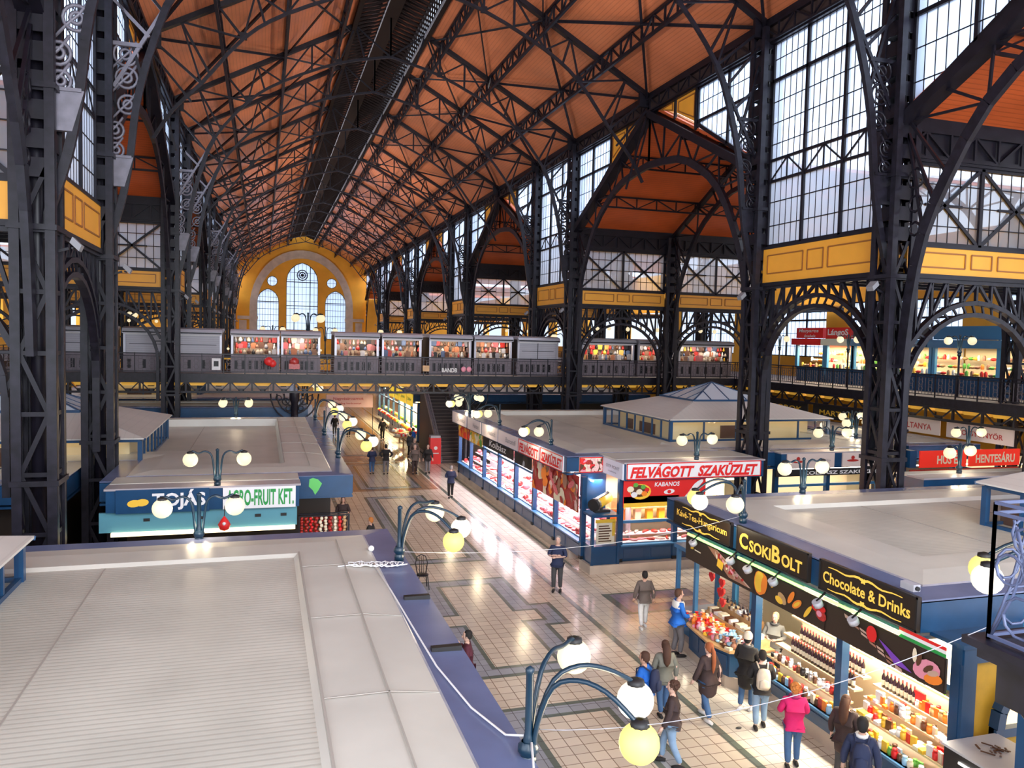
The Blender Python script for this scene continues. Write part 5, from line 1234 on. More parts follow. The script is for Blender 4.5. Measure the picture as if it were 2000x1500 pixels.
for i, (x, y, z) in enumerate(((11.3, 18.0, 2.1), (11.35, 17.6, 2.05), (11.3, 17.5, 1.85), (11.5, 17.9, 1.7), (11.2, 17.3, 1.65))): item('heart', sh_heart, RED, (x, y, z), f'red heart hanging over the candy counter, {ORD[i]} from the glass cabinet', 'heart', 'red hearts over the candy counter', 1.57, 1)
def sh_sweet(g): g.ball((0, 0, .035), .045, 7, 1.3, 1, .8)
def sh_tub(g): g.lathe([(.001, 0), (.07, 0), (.075, .09), (.001, .1)], n=8)
sweets = [('sweet', sh_sweet), ('sweets_tub', sh_tub), ('chocolate_box', sh_box(.14, .1, .05)), ('gift_bag', lambda g: g.lathe([(.001, 0), (.06, .01), (.07, .08), (.03, .12), (.05, .16)], n=7))]
for k in range(150):
    v = k/150; y = 16.1+(k % 25)*.09+RG.uniform(-.02, .02); x = 10.62+(k//25)*.115+RG.uniform(-.02, .02)+(.12 if y > 17.7 else 0)
    nm, sh = RG.choice(sweets); m = RG.choice([RED, RED, CREAM, YELO, BROWN2, WHITE, PINK, ORNG] if y > 16.9 else [WHITE, BROWN, CREAM, PINK, SKYB, BROWN2])
    item(nm, sh, m, (x, y, .952), f'{m.name.split("_")[0]} {nm.replace("_", " ")} among the heaped sweets on the rounded counter', 'sweets', 'sweets on the rounded counter', RG.uniform(0, 3), RG.uniform(.9, 1.25))
for k in range(44):
    y = 16.1+(k % 22)*.1; r = k//22; m = RG.choice([CREAM, WHITE, WOOD, BROWN, CREAM]); item('chocolate_box', sh_box(.14, .1, .05), m, (11.45+r*.3, max(y, 16.8) if r else y, (1.125, 1.305)[r]), f'{m.name.split("_")[0]} box on the stepped shelf behind the sweets', 'box', 'boxes behind the sweets', RG.uniform(-.1, .1), (1.6, 1, RG.uniform(1, 2.5)))
for k in range(16): item('wine_bottle_small', lambda g: g.lathe([(.001, 0), (.03, 0), (.03, .12), (.012, .16), (.012, .2), (.001, .2)], n=7), BOTTLE, (11.72+(k % 2)*.15, 16.8+k*.09, 1.301), 'small dark bottle on the top step behind the sweets', 'bottle', 'small bottles behind the sweets')
# tiered shelves
tiers = [(.73, 10.98, .3), (.98, 11.28, .26), (1.22, 11.54, .22), (1.45, 11.76, .2), (1.85, 11.96, .25)]
for (a, b, lab) in ((12.98, 15.6, 'between the middle posts'), (10.2, 12.72, 'in the near bay')):
    t = thing('tiered_shelf', f'pale wooden stepped display shelf of the chocolate shop {lab}', 'shelf', (11.5, (a+b)/2, .7))
    for z, x, d in tiers: g = MB(mat('light_wood', (.75, .55, .32), .45)); g.box((x, a, z-.04), (x+d, b, z)); g.build('shelf_board', t)
def bottle_proto():
    t = proto('wine_bottle', '', 'bottle', '')
    g = MB(BOTTLE); g.lathe([(.001, 0), (.037, 0), (.037, .19), (.014, .25), (.014, .31), (.001, .31)], n=10); G_ = g.build('glass_body', t)
    g = MB(CREAM); g.lathe([(.038, .05), (.038, .14)], n=10); g.build('label', G_)
    g = MB(REDM); g.lathe([(.0155, .26), (.0155, .315), (.001, .316)], n=8); g.build('capsule', G_); return t
bp_ = bottle_proto(); nb = 0
for (x, z, a, b, lab) in ((11.85, 1.45, 13.1, 15.2, 'in the upper bottle row between the middle posts'), (11.62, 1.22-.0, 13.1, 15.2, 'in the lower bottle row between the middle posts'), (11.85, 1.45, 11.75, 12.65, 'in the short bottle row of the near bay')):
    n = int((b-a)/.098)
    for k in range(n):
        place(bp_, nb == 0, (x, a+k*.098, z), RG.uniform(0, 3), f'dark wine bottle with pale label {lab}', f'wine bottles {lab}', 1.12); nb += 1
def sh_jar(g): g.lathe([(.001, 0), (.04, 0), (.045, .03), (.045, .09), (.03, .105), (.035, .11), (.035, .135), (.001, .137)], n=9)
def sh_pack(g): g.box((-.02, -.05, 0), (.02, .05, .16))
def sh_cup(g): g.lathe([(.001, 0), (.03, 0), (.04, .08), (.035, .08), (.025, .02)], n=8)
def fill(row, a, b, n, pal, kinds, lab, grp):
    z, x, d = tiers[row]
    for k in range(n):
        for r in range(2):
            nm, sh = RG.choice(kinds); m = RG.choice(pal)
            item(nm, sh, m, (x+.07+r*.11, a+(b-a)*(k+.5)/n+RG.uniform(-.01, .01), z+.001), f'{m.name.split("_")[0]} {nm.replace("_", " ")} {lab}', 'goods', grp, RG.uniform(-.3, .3), RG.uniform(1.0, 1.4))
K1 = [('glass_jar', sh_jar), ('gift_pack', sh_pack), ('chocolate_box', sh_box(.1, .12, .05))]; K2 = [('cup', sh_cup), ('glass_jar', sh_jar)]
fill(0, 13.05, 15.5, 20, [YELO, CREAM, ORNG, BROWN, SKYB, WHITE, REDM], K1, 'on the lowest step between the middle posts', 'goods on the lowest step, middle bay')
fill(1, 13.05, 15.5, 18, [WHITE, BROWN, REDM, CREAM, STEEL, BLACK], K2, 'on the second step between the middle posts', 'goods on the second step, middle bay')
fill(0, 10.3, 12.6, 19, [RED, YELO, WHITE, CREAM, GRN, BROWN, SKYB], K1, 'on the lowest step of the near bay', 'goods on the lowest step, near bay')
fill(1, 10.3, 12.6, 19, [WHITE, RED, BROWN, YELO, CREAM, ORNG], K1, 'on the second step of the near bay', 'goods on the second step, near bay')
fill(2, 10.3, 12.6, 18, [ORNG, CREAM, WHITE, BROWN, REDM], K1, 'on the third step of the near bay', 'goods on the third step, near bay')
fill(3, 10.3, 11.7, 15, [YELO, ORNG, WOOD, WHITE, RED], [('honey_jar', sh_jar), ('gift_pack', sh_pack)], 'on the fourth step of the near bay', 'goods on the fourth step, near bay')
fill(4, 10.3, 12.6, 24, [WHITE, WHITE, GRN, BLACK, CREAM], [('cup', sh_cup), ('gift_pack', sh_pack)], 'on the top step of the near bay', 'goods on the top step, near bay')
fill(4, 13.05, 15.5, 20, [WHITE, CREAM, SKYB], [('cup', sh_cup)], 'on the top step between the middle posts', 'cups on the top step, middle bay')
g = MB(RED); g.box((-.02, -.13, 0), (.02, .13, .28)); o = g.build('gift_box', base=(0, 0, 0)); o.location = (11.85, 11.62, 1.47); tag(o, 'large flat bright red gift box on the upper step of the near bay', 'box')
for i, (y, m) in enumerate(((12.35, WHITE), (12.05, WHITE), (11.85, WHITE))): g = MB(m); g.box((-.03, -.09, 0), (.03, .09, .22)); o = g.build('gift_box'); o.location = (11.62, y, 1.23); tag(o, f'tall white gift box on the third step of the near bay, {ORD[i]} from the post', 'box')
# near end: yellow wall, arch window, cabinet, balcony
t = thing('yellow_end_wall', 'plain yellow end wall of the chocolate stall block beside its blue corner pilaster', 'wall panel', (13, 10.3, 0))
g = MB(mat('yellow_end_wall', (.78, .42, .03), .5, noise=.08)); g.box((11.3, 10.06, .3), (16, 10.2, 3.3)); g.build('panel', t)
g = MB(BLUE); g.box((11.02, 9.94, .3), (11.3, 10.08, 3.3)); g.box((11.0, 9.96, 3.02), (12.9, 10.06, 3.3)); g.box((10.95, 9.9, 3.3), (13.0, 10.6, 3.37)); g.build('pilaster', t)
g = MB(BLUE); g.path([(12.75+.92*math.cos(a_*math.pi/10), 9.98, 1.85+.92*math.sin(a_*math.pi/10)) for a_ in range(11)], .16, .2, (0, 1, 0)); g.box((11.75, 9.9, 1.7), (13.75, 10.05, 1.85)); g.box((11.75, 9.95, .3), (11.9, 10.05, 1.85)); g.build('arch_frame', t)
g = MB(mat('lit_arch_pane', (1, .75, .4), .5, emit=.9, ecol=(1, .72, .36))); g.quad(*[(12.75+.86*math.cos(a_*math.pi/10), 10.03, 1.85+.86*math.sin(a_*math.pi/10)) for a_ in range(11)]); g.build('arch_pane', t)
t = thing('drinks_cabinet', 'dark cabinet with a pale top and dried leaves beside the chocolate shop', 'cabinet', (11.2, 9.4, 0))
g = MB(BLACK); g.box((10.65, 9.0, 0), (11.75, 9.9, 1.76)); g.build('body', t); g = MB(mat('pale_top', (.5, .5, .52), .4)); g.box((10.62, 8.97, 1.76), (11.78, 9.93, 1.8)); g.build('top', t)
g = MB(TUBEL)
for z in (.9, 1.3, 1.6): g.box((10.63, 9.05, z), (10.65, 9.6, z+.03))
g.build('light_strip', t); g = MB(BROWN)
for k in range(16): u, v = RG.uniform(11.0, 11.4), RG.uniform(9.25, 9.6); g.bar((u, v, 1.81), (u+RG.uniform(-.15, .15), v+RG.uniform(-.15, .15), 1.83), .03, .01)
tag(g.build('dried_leaves', t), kind='stuff')
t = thing('balcony', 'dark iron balcony corner with scroll railing at the right edge', 'balcony', (5.6, 4.7, 5.88))
g = MB(IRON2); g.box((5.5, 1.5, 5.74), (9, 4.85, 5.88)); g.box((5.42, 1.5, 5.84), (9, 4.93, 5.9)); g.box((5.6, 1.5, 5.4), (9, 4.75, 5.74)); g.build('deck', t)
g = MB(mat('blue_iron', (.09, .11, .2), .35))
for Pq, a, b in ((lambda u, z: (5.55, u, z), 1.5, 4.8), (lambda u, z: (u, 4.8, z), 5.55, 9.0)):
    for z in (5.93, 6.92, 7.0): g.bar(Pq(a, z), Pq(b, z), .025, .025)
    n = round((b-a)/.55)
    for k in range(n+1):
        u = a+(b-a)*k/n; g.bar(Pq(u, 5.88), Pq(u, 7.0), .022, .022)
        if k < n:
            d = (b-a)/n
            for cx, cz, r in ((.5, 6.15, .16), (.28, 6.5, .12), (.72, 6.5, .12), (.5, 6.75, .1)): g.tube([Pq(u+d*cx+r*math.cos(q*math.pi/5), cz+r*math.sin(q*math.pi/5)) for q in range(10)], .012, 5, closed=True)
            g.tube([Pq(u+.03, 5.95), Pq(u+d*.35, 6.3), Pq(u+d*.5, 6.6), Pq(u+d*.65, 6.85)], .012, 5); g.tube([Pq(u+d-.03, 5.95), Pq(u+d*.65, 6.3), Pq(u+d*.5, 6.6), Pq(u+d*.35, 6.85)], .012, 5)
g.build('railing', t)
g = MB(IRON2)
for k in range(6): x = 5.8+k*.5; g.tube([(x, 4.75, 5.4), (x, 4.5, 5.2), (x, 4.1, 5.1)], .03, 5)
g.build('under_bracket', t)
t = thing('stair_house', 'low blue structure carrying a globe lamp beyond the right edge', 'stall', (11.8, 7, 0)); g = MB(BLUE); g.box((10.1, 5.5, 0), (13, 8.2, 4.6)); g.build('body', t)
# ---------------- left block signs (plane y = 23.25)
Tf = PY(23.25)
sign('shop_sign', 'dark blue sign with white word for eggs and a yellow egg drawing', Tf, -3.75, -1.4, 3.28, 3.92, -.06, 0, BLUE, [('TOJÁS', WHITE, -2.85, -1.5, 3.34, 3.9, .03, 0)], None, lambda g: [blob(g, Tf, -3.3+.2*k, 3.55+.02*k, .17, .1, .1, YELO, -.07-.002*k, 12) for k in (0, 1)])
sign('shop_sign', 'white sign with condensed green capitals of the fruit company', Tf, -1.05, .9, 3.3, 3.9, -.06, 0, WHITE, [('AGRO-FRUIT KFT.', GREEN, -.95, .85, 3.38, 3.84, .03, 0)], None)
def mapart(g):
    P = PY(24.57); g.use(mat('leaf_green', (.12, .55, .12), .5)); g.quad(*[P(u, z, -.07) for u, z in ((1.35, 3.84), (1.45, 3.88), (1.6, 3.83), (1.72, 3.7), (1.62, 3.5), (1.52, 3.36), (1.45, 3.5), (1.33, 3.62))])
sign('shop_sign', 'plain dark blue fascia panel with a small green map shape', PY(24.57), .98, 2.62, 3.3, 3.92, -.06, 0, BLUE, art=mapart)
g = MB(mat('teal_board', (.10, .30, .38), .4)); pbox(g, Tf, -4.2, .95, 2.72, 3.26, .2, .3); g.use(BLACK)
for u in (-3.1, -1.7, -.2, .5): pbox(g, Tf, u, u+.16, 3.0, 3.08, .17, .2)
tag(g.build('lower_fascia', base=(-1.6, 23.5, 2.7)), 'teal board with small black spotlights under the egg and fruit shop signs', 'board')
g = MB(mat('lit_strip', (1, .8, .5), .5, emit=1.4, ecol=(1, .8, .45))); pbox(g, Tf, -3.9, .9, 2.62, 2.72, .1, .26); tag(g.build('light_strip', base=(-1.5, 23.4, 2.6)), 'warm light strip below the teal board of the egg shop', 'light')
for k in range(20): m = RG.choice([YELO, ORNG, GRN, RED]); item('fruit', lambda g: g.ball((0, 0, .06), .07, 8), m, (-3.7+k*.24, 23.1, 2.3), f'{m.name.split("_")[0]} piece of fruit on the shop shelf under the egg and fruit signs', 'fruit', 'fruit under the teal board', 0, 1)
g = MB(WOOD); g.box((-3.9, 22.9, 2.2), (1.0, 23.3, 2.3)); [g.box((x, 23.1, 0), (x+.08, 23.2, 2.2)) for x in (-3.85, -1.5, .85)]; tag(g.build('fruit_shelf', base=(-1.5, 23.1, 2.2)), 'wooden fruit shelf under the egg and fruit shop signs', 'shelf')
g = MB(RED); g.lathe([(.001, 0), (.12, .05), (.17, .18), (.1, .3), (.04, .38), (.001, .42)], (-1.0, 22.95, 2.75), 10); g.use(IRON); g.bar((-1, 22.95, 3.15), (-1, 23.2, 3.4), .02, .02); g.use(WHITE); g.ball((-1.0, 22.82, 2.98), .05, 6); tag(g.build('red_bag', base=(-1, 22.95, 2.75)), 'bright red decorated bag hanging between the egg and fruit signs', 'bag')
def sh_string(g):
    for k in range(9): g.ball((.02*(-1)**k, 0, -.1*k-.05), .055, 6, 1, 1, 1)
for k in range(30):
    m = RG.choice([REDM, RED, ORNG, CREAM, REDM, WOOD]); item('paprika_string', sh_string, m, (1.12+(k % 10)*.14, 24.2+(k//10)*.15, 2.75-(k//10)*.02), f'{m.name.split("_")[0]} string of dried peppers or garlic hanging below the green map fascia', 'string of peppers', 'strings hanging below the green map fascia', RG.uniform(0, 3), (1, 1, RG.uniform(.8, 1.15)))
g = MB(IRON); g.bar((1.05, 24.2, 2.78), (2.5, 24.2, 2.78), .04, .04); g.bar((1.05, 24.5, 2.78), (2.5, 24.5, 2.78), .04, .04); g.bar((1.05, 24.2, 0), (1.05, 24.2, 2.8), .05, .05); g.bar((2.5, 24.2, 0), (2.5, 24.2, 2.8), .05, .05); tag(g.build('hanging_rack', base=(1.8, 24.2, 0)), 'thin rack from which the pepper strings hang', 'rack')
# ---------------- beige and red signs at the right
Kf = PY(26.75)
BEIGE = mat('beige_sign', (.68, .56, .52), .5)
for i, (a, b) in enumerate(((19.95, 22.2), (22.6, 24.9))):
    def logo(g, a=a): 
        blob(g, Kf, a+.5, 3.58, .3, .05, 0, REDM, -.07, 12); blob(g, Kf, a+.5, 3.7, .09, .08, 0, REDM, -.072, 10)
    sign('shop_sign', f'beige sign with a small red emblem, {["left", "right"][i]} of the pair behind the right nave column', Kf, a, b, 3.32, 3.9, -.06, 0, BEIGE, [('zöldség gyümölcs', GREYT, a+.95, b-.2, 3.55, 3.66, .005, 0)], None, logo)
sign('shop_sign', 'narrow black strip with white sausage shop lettering below the beige signs', Kf, 19.5, 25.0, 2.98, 3.26, .02, .06, BLACK, [('KOLBÁSZ SZAKÜZLET', WHITE, 20.8, 24.6, 3.03, 3.21, .03, 0)])
shop_front('dim shop front below the black sausage strip', PY(27.3), [19.9, 22.4, 25.0], power=70)
Hf = PY(26.6)
for i, (a, b, w_) in enumerate(((26.4, 28.9, 'HÚS ÉS'), (29.05, 31.9, 'HENTESÁRU'))):
    sign('shop_sign', f'bright red sign with cream capitals, {["left", "right"][i]} of the butcher pair at the right edge', Hf, a, b, 3.2, 3.92, -.06, 0, mat('bright_red', (.85, .03, .02), .4, emit=.15), [(w_, CREAM, a+(.9 if i == 0 else .35), b-.3, 3.34, 3.8, .03, 0)])
sign('shop_sign', 'narrow red strip with tiny cream words under the red butcher signs', Hf, 25.95, 31.9, 2.82, 3.12, -.02, .03, REDM, [('friss hús   felvágott   kolbász   szalonna', CREAM, 27, 31.6, 2.9, 3.02, .01, 0)])
g = MB(BLUE); g.box((25.95, 26.62, 3.2), (26.3, 27.2, 3.92)); tag(g.build('corner_fascia', base=(26.8, 27.6, 3.2)), 'dark blue corner fascia left of the red butcher signs', 'fascia')
shop_front('dim shop front below the red butcher signs', PY(27.3), [26.3, 29.0, 31.6], power=80)
# row of stalls under the right gallery
for i, (a, b, m, w_, wm) in enumerate(((36.2, 40.0, BLACK, 'MARTINI', YELO), (30.6, 34.4, BEIGE, 'A. HOLTANYA', REDM), (26.6, 30.2, BEIGE, 'BIO GYÖNYÖR', REDM), (40.5, 44.5, BLACK, 'BOROK', YELO))):
    sign('shop_sign', f'{["black sign with yellow emblem", "beige sign with brown capitals", "beige sign with brown words", "black sign with yellow word"][i]} under the right gallery edge, {["third", "second", "first", "fourth"][i]} from the camera', PX(31.6), a, b, 4.0, 4.75, -.06, 0, m, [(w_, wm, a+.5, b-.6, 4.2, 4.5, .02, 0)])
shop_front('row of dim stalls under the right gallery', PX(32.6), [26, 30.3, 35, 40, 45], power=240)
# ---------------- stalls, banner, stairs and cooler beyond the cross gallery
shop_front('warm lit produce stalls with blue posts beyond the cross gallery', PX(11.05), [58.6, 61.5, 64.5, 67.5, 70.5, 73.5, 76.5, 79.5], power=1500, glass=False, warm=(1, .8, .45))
for i, (a, b) in enumerate(((58.8, 61.3), (61.7, 64.3), (64.7, 67.3), (67.8, 70.2))):
    sign('shop_sign', f'plain yellow stall sign beyond the cross gallery, {ORD[i]} from the camera', PX(10.7), a, b, 3.0, 3.9, -.05, 0, mat('yellow_sign', (.95, .65, .05), .5, emit=.25), [(['Zöldség', 'Gyümölcs', 'Savanyú', 'Méz'][i], GREEN, a+.4, b-.4, 3.3, 3.6, .02, 0)])
for k in range(60):
    m = RG.choice([RED, ORNG, GRN, YELO, CREAM, REDM]); item('produce_heap', lambda g: g.ball((0, 0, .1), .2, 8, 1, 1, .7), m, (10.9+(k % 2)*.4, 58.9+(k//2)*.66, .95+(k % 2)*.3), f'{m.name.split("_")[0]} heap of produce on the lit stalls beyond the cross gallery', 'produce', 'produce beyond the cross gallery')
t = thing('hanging_banner', 'wide pale pink banner hung across the aisle beyond the cross gallery', 'banner', (7.2, 70, 1.9)); g = MB(mat('pink_banner', (.72, .52, .55), .6)); g.prism([(5.2, 70, 2.0), (9.2, 70, 1.95), (9.2, 70, 3.05), (5.2, 70, 3.05)], (0, .04, 0)); g.build('cloth', t); g = MB(IRON); [g.bar((x, 70.05, 0), (x, 70.05, 3.1), .05, .05) for x in (5.2, 9.2)]; g.build('pole', t)
g = MB(REDM); text(g, 'Nagyvásárcsarnok', (5.8, 69.97, 2.55), (1, 0, 0), (0, 0, 1), 2.6, .3, .01); text(g, 'Boldog karácsonyt', (6.0, 69.97, 2.2), (1, 0, 0), (0, 0, 1), 2.2, .2, .01); g.build('lettering', t)
t = thing('staircase', 'dark staircase rising to the gallery beside the butcher row', 'staircase', (11.9, 50.5, 0)); g = MB(mat('dark_step', (.05, .035, .035), .6))
for k in range(26): g.box((11.15, 50.6+k*.3, 0), (12.9, 50.9+k*.3, .21*(k+1)))
g.build('flight', t); g = MB(mat('step_edge', (.25, .2, .18), .5))
for k in range(26): g.box((11.15, 50.57+k*.3, .21*(k+1)-.03), (12.9, 50.62+k*.3, .21*(k+1)))
g.build('step_nosing', t); g = MB(GIRON)
for x in (11.12, 12.93):
    g.bar((x, 50.5, 1.1), (x, 58.4, 6.5), .07, .07); g.bar((x, 50.5, .2), (x, 58.4, 5.7), .12, .3)
    for k in range(27): g.bar((x, 50.6+k*.3, .21*k), (x, 50.6+k*.3, .21*k+1.1), .03, .03)
g.build('balustrade', t)
t = thing('drinks_cooler', 'red drinks cooler with a small white emblem at the foot of the stairs', 'cooler', (10.75, 50.6, 0)); g = MB(RED); g.box((10.35, 50.3, 0), (11.05, 50.9, 1.7)); g.build('cabinet', t)
g = MB(WHITE); blob(g, PY(50.29), 10.7, 1.05, .12, .12, 0, WHITE, 0, 12); g.box((10.5, 50.27, .68), (10.9, 50.29, .74)); g.build('emblem', t); g = MB(GREYP); g.box((10.38, 50.32, 1.7), (11.02, 50.88, 1.85)); g.build('top_panel', t)
for i, (x, y) in enumerate(((9.9, 58), (10.1, 61))):
    t = thing('produce_table', f'low round table heaped with pale and red produce beyond the gallery, {["nearer", "farther"][i]} of two', 'table', (x, y, 0)); g = MB(WOOD); g.lathe([(.06, 0), (.06, .8), (.75, .82), (.75, .88), (.001, .88)], (x, y, 0), 12); g.build('table_top', t)
    for k in range(14): m = RG.choice([CREAM, RED, WHITE, PINK]); item('produce_heap_small', lambda g: g.ball((0, 0, .08), .13, 8), m, (x+.5*math.cos(k*1.9)*(k % 3+1)/3, y+.5*math.sin(k*1.9)*(k % 3+1)/3, .88), f'{m.name.split("_")[0]} produce heaped on the {["nearer", "farther"][i]} round table', 'produce', f'produce on the {["nearer", "farther"][i]} round table')
for i, (x0, x1, y, z0, z1) in enumerate(((2.75, 3.35, 49.6, .0, 3.0), (2.7, 3.3, 56, .0, 3.4))):
    g = MB(mat('pale_sheet', (.72, .76, .85), .5)); g.prism([(x0, y, z0), (x1, y, z0), (x1-.08, y, z1), (x0+.08, y, z1)], (0, .05, 0)); tag(g.build('hanging_sheet', base=(x0, y, z0)), f'pale hanging plastic sheet at the left stall edge, {["under", "beyond"][i]} the cross gallery', 'sheet')
for k in range(44):
    m = RG.choice([REDM, RED, BROWN, ORNG, CREAM, BLACK]); item('embroidered_cloth', sh_cloth, m, (-7.5+k*.21, 48.3, 2.85), f'{m.name.split("_")[0]} cloth hanging in the row of goods under the cross gallery', 'cloth', 'cloths in the row under the cross gallery')
g = MB(IRON); g.bar((-7.6, 48.32, 3.2), (1.9, 48.32, 3.2), .03, .03); tag(g.build('hanging_rail', base=(-3, 48.3, 3.2)), 'thin rail with a row of hanging cloths under the cross gallery', 'rail')
# white cables
def cable(pts, r, lab, m=WHITE): g = MB(m); g.tube(pts, r, 5); return tag(g.build('cable', base=pts[0]), lab, 'cable')
def sag(a, b, s, n=12): a, b = V(a), V(b); return [tuple(a.lerp(b, k/n)-V((0, 0, s*4*(k/n)*(1-k/n)))) for k in range(n+1)]
cable([(1.95, 14.75, 3.99), (2.05, 13.0, 3.98), (2.1, 11.3, 3.98), (2.15, 9.8, 3.98), (2.3, 8.6, 3.97), (2.5, 7.9, 3.97), (2.62, 7.55, 4.12)], .013, 'long white cable lying along the near left roof edge to the foreground lamp')
cable([(2.62, 7.4, 4.12), (2.55, 7.1, 3.96), (2.4, 6.7, 3.97), (2.35, 6.0, 3.97)], .013, 'short white cable trailing from the foreground lamp')
cable(sag((2.68, 7.5, 4.2), (5.56, 4.8, 6.0), .25), .004, 'thin white wire slung from the foreground lamp up to the balcony', GREYP)
cable(sag((2.55, 14.9, 4.1), (10.9, 16.3, 4.1), .3), .004, 'thin white wire slung across the aisle from the second lamp')
tg = [(1.3, 14.35, 4.05)]; RC = random.Random(4)
for k in range(70): c_ = 1.55+.95*k/70; tg.append((c_+.10*math.cos(k*.9), 14.45+.14*math.sin(k*.9)+RC.uniform(-.02, .02), 4.045-.05*min(1, max(0, (c_-1.45)*1.2))+RC.uniform(0, .03)))
cable(tg, .012, 'tangle of white cable at the foot of the second left lamp')
g = MB(WHITE); g.ball((2.05, 15.55, 4.02), .06, 10); tag(g.build('small_dome', base=(2.05, 15.55, 3.96)), 'small white dome on the roof edge behind the second left lamp', 'fitting')
for i, (y, lab) in enumerate(((12.6, 'farther'), (10.4, 'nearer'))):
    g = MB(BLACK); g.box((2.2, y-.05, 3.93), (2.62, y+.05, 4.0)); tag(g.build('drain_slot', base=(2.4, y, 3.93)), f'black slot across the blue grey roof edge, {lab} of two', 'slot')
t = thing('security_camera', 'small grey security camera on the near end of the chocolate shop roof edge', 'camera', (10.9, 10.95, 3.95)); g = MB(GREYP); g.box((10.75, 10.8, 4.0), (10.9, 11.1, 4.12)); g.build('housing', t); g = MB(BLACK); g.tube([(10.82, 10.8, 4.06), (10.82, 10.76, 4.06)], .04, 8); g.build('lens', t)
t = thing('iron_chair', 'dark wrought iron chair at the edge of the near left roof', 'chair', (5.0, 25.2, 0))
g = MB(IRON); g.lathe([(.001, .45), (.2, .45), (.2, .48), (.001, .48)], (5.0, 25.2, 0), 12); g.build('seat', t)
for a_ in (-1, 1):
    for b_ in (-1, 1): g = MB(IRON); g.bar((5.0+a_*.14, 25.2+b_*.14, .45), (5.0+a_*.19, 25.2+b_*.19, 0), .03, .03); g.build('leg', t)
g = MB(IRON); g.tube([(4.86, 25.36, .45), (4.8, 25.42, .8), (4.86, 25.46, 1.0), (5.0, 25.48, 1.06), (5.14, 25.46, 1.0), (5.2, 25.42, .8), (5.14, 25.36, .45)], .018, 6)
for k in (-1, 0, 1): g.tube([(5+k*.06, 25.37, .47), (5+k*.07, 25.46, 1.02)], .01, 5)
g.build('backrest', t)
# ============================================================ people
SKIN = mat('skin', (.62, .36, .26), .5); SKIN2 = mat('skin_pale', (.72, .46, .36), .5); LIP = mat('lips', (.45, .12, .1), .5)
def cloth(n, c): return mat('cloth_'+n, c, .8, noise=.1, nscale=6)
C_ = dict(navy=cloth('navy', (.02, .03, .08)), black=cloth('black', (.015, .013, .014)), dbrown=cloth('dark_brown', (.05, .03, .03)), magenta=cloth('magenta', (.62, .01, .13)), plum=cloth('plum', (.3, .01, .1)), jeans=cloth('denim', (.05, .12, .26)),
          lightjeans=cloth('light_denim', (.22, .34, .5)), grey=cloth('grey', (.22, .22, .21)), olive=cloth('olive_grey', (.17, .17, .14)), taupe=cloth('taupe', (.13, .10, .09)), blue=cloth('royal_blue', (.01, .13, .55)), white=cloth('white', (.78, .77, .76)),
          cream=cloth('cream', (.72, .62, .48)), maroon=cloth('maroon', (.09, .015, .03)), dgrey=cloth('dark_grey', (.06, .06, .065)), tgrey=cloth('trouser_grey', (.16, .15, .16)))
H_ = dict(brown=cloth('hair_brown', (.07, .03, .018)), black=cloth('hair_black', (.012, .01, .01)), auburn=cloth('hair_auburn', (.32, .09, .03)), orange=cloth('hair_orange', (.55, .19, .04)), blond=cloth('hair_blond', (.5, .36, .2)), grey=cloth('hair_grey', (.3, .28, .27)))
def skinned(vs, es, rs, m, name, parent, sub=1, extra=None, squash=None):
    me = bpy.data.meshes.new(name); me.from_pydata(vs, es, []); o = bpy.data.objects.new(name, me); COL.objects.link(o)
    md = o.modifiers.new('s', 'SKIN'); md.use_smooth_shade = True
    sv = me.skin_vertices[0].data
    for i, r in enumerate(rs): sv[i].radius = r if isinstance(r, tuple) else (r, r); sv[i].use_root = (i == 0)
    sb = o.modifiers.new('u', 'SUBSURF'); sb.levels = sub; sb.render_levels = sub
    dg = bpy.context.evaluated_depsgraph_get(); ev = o.evaluated_get(dg); m2 = ev.to_mesh()
    g = MB(m); V_ = [tuple(v.co) for v in m2.vertices]
    if squash: V_ = [squash(v) for v in V_]
    g.add(V_, [tuple(p.vertices) for p in m2.polygons], True); ev.to_mesh_clear(); bpy.data.objects.remove(o); bpy.data.meshes.remove(me)
    if extra: extra(g)
    return g.build(name, parent)
def flat(k): return lambda v: (v[0], v[1]*k if v[2] > .9 and abs(v[0]) < .3 else v[1], v[2])
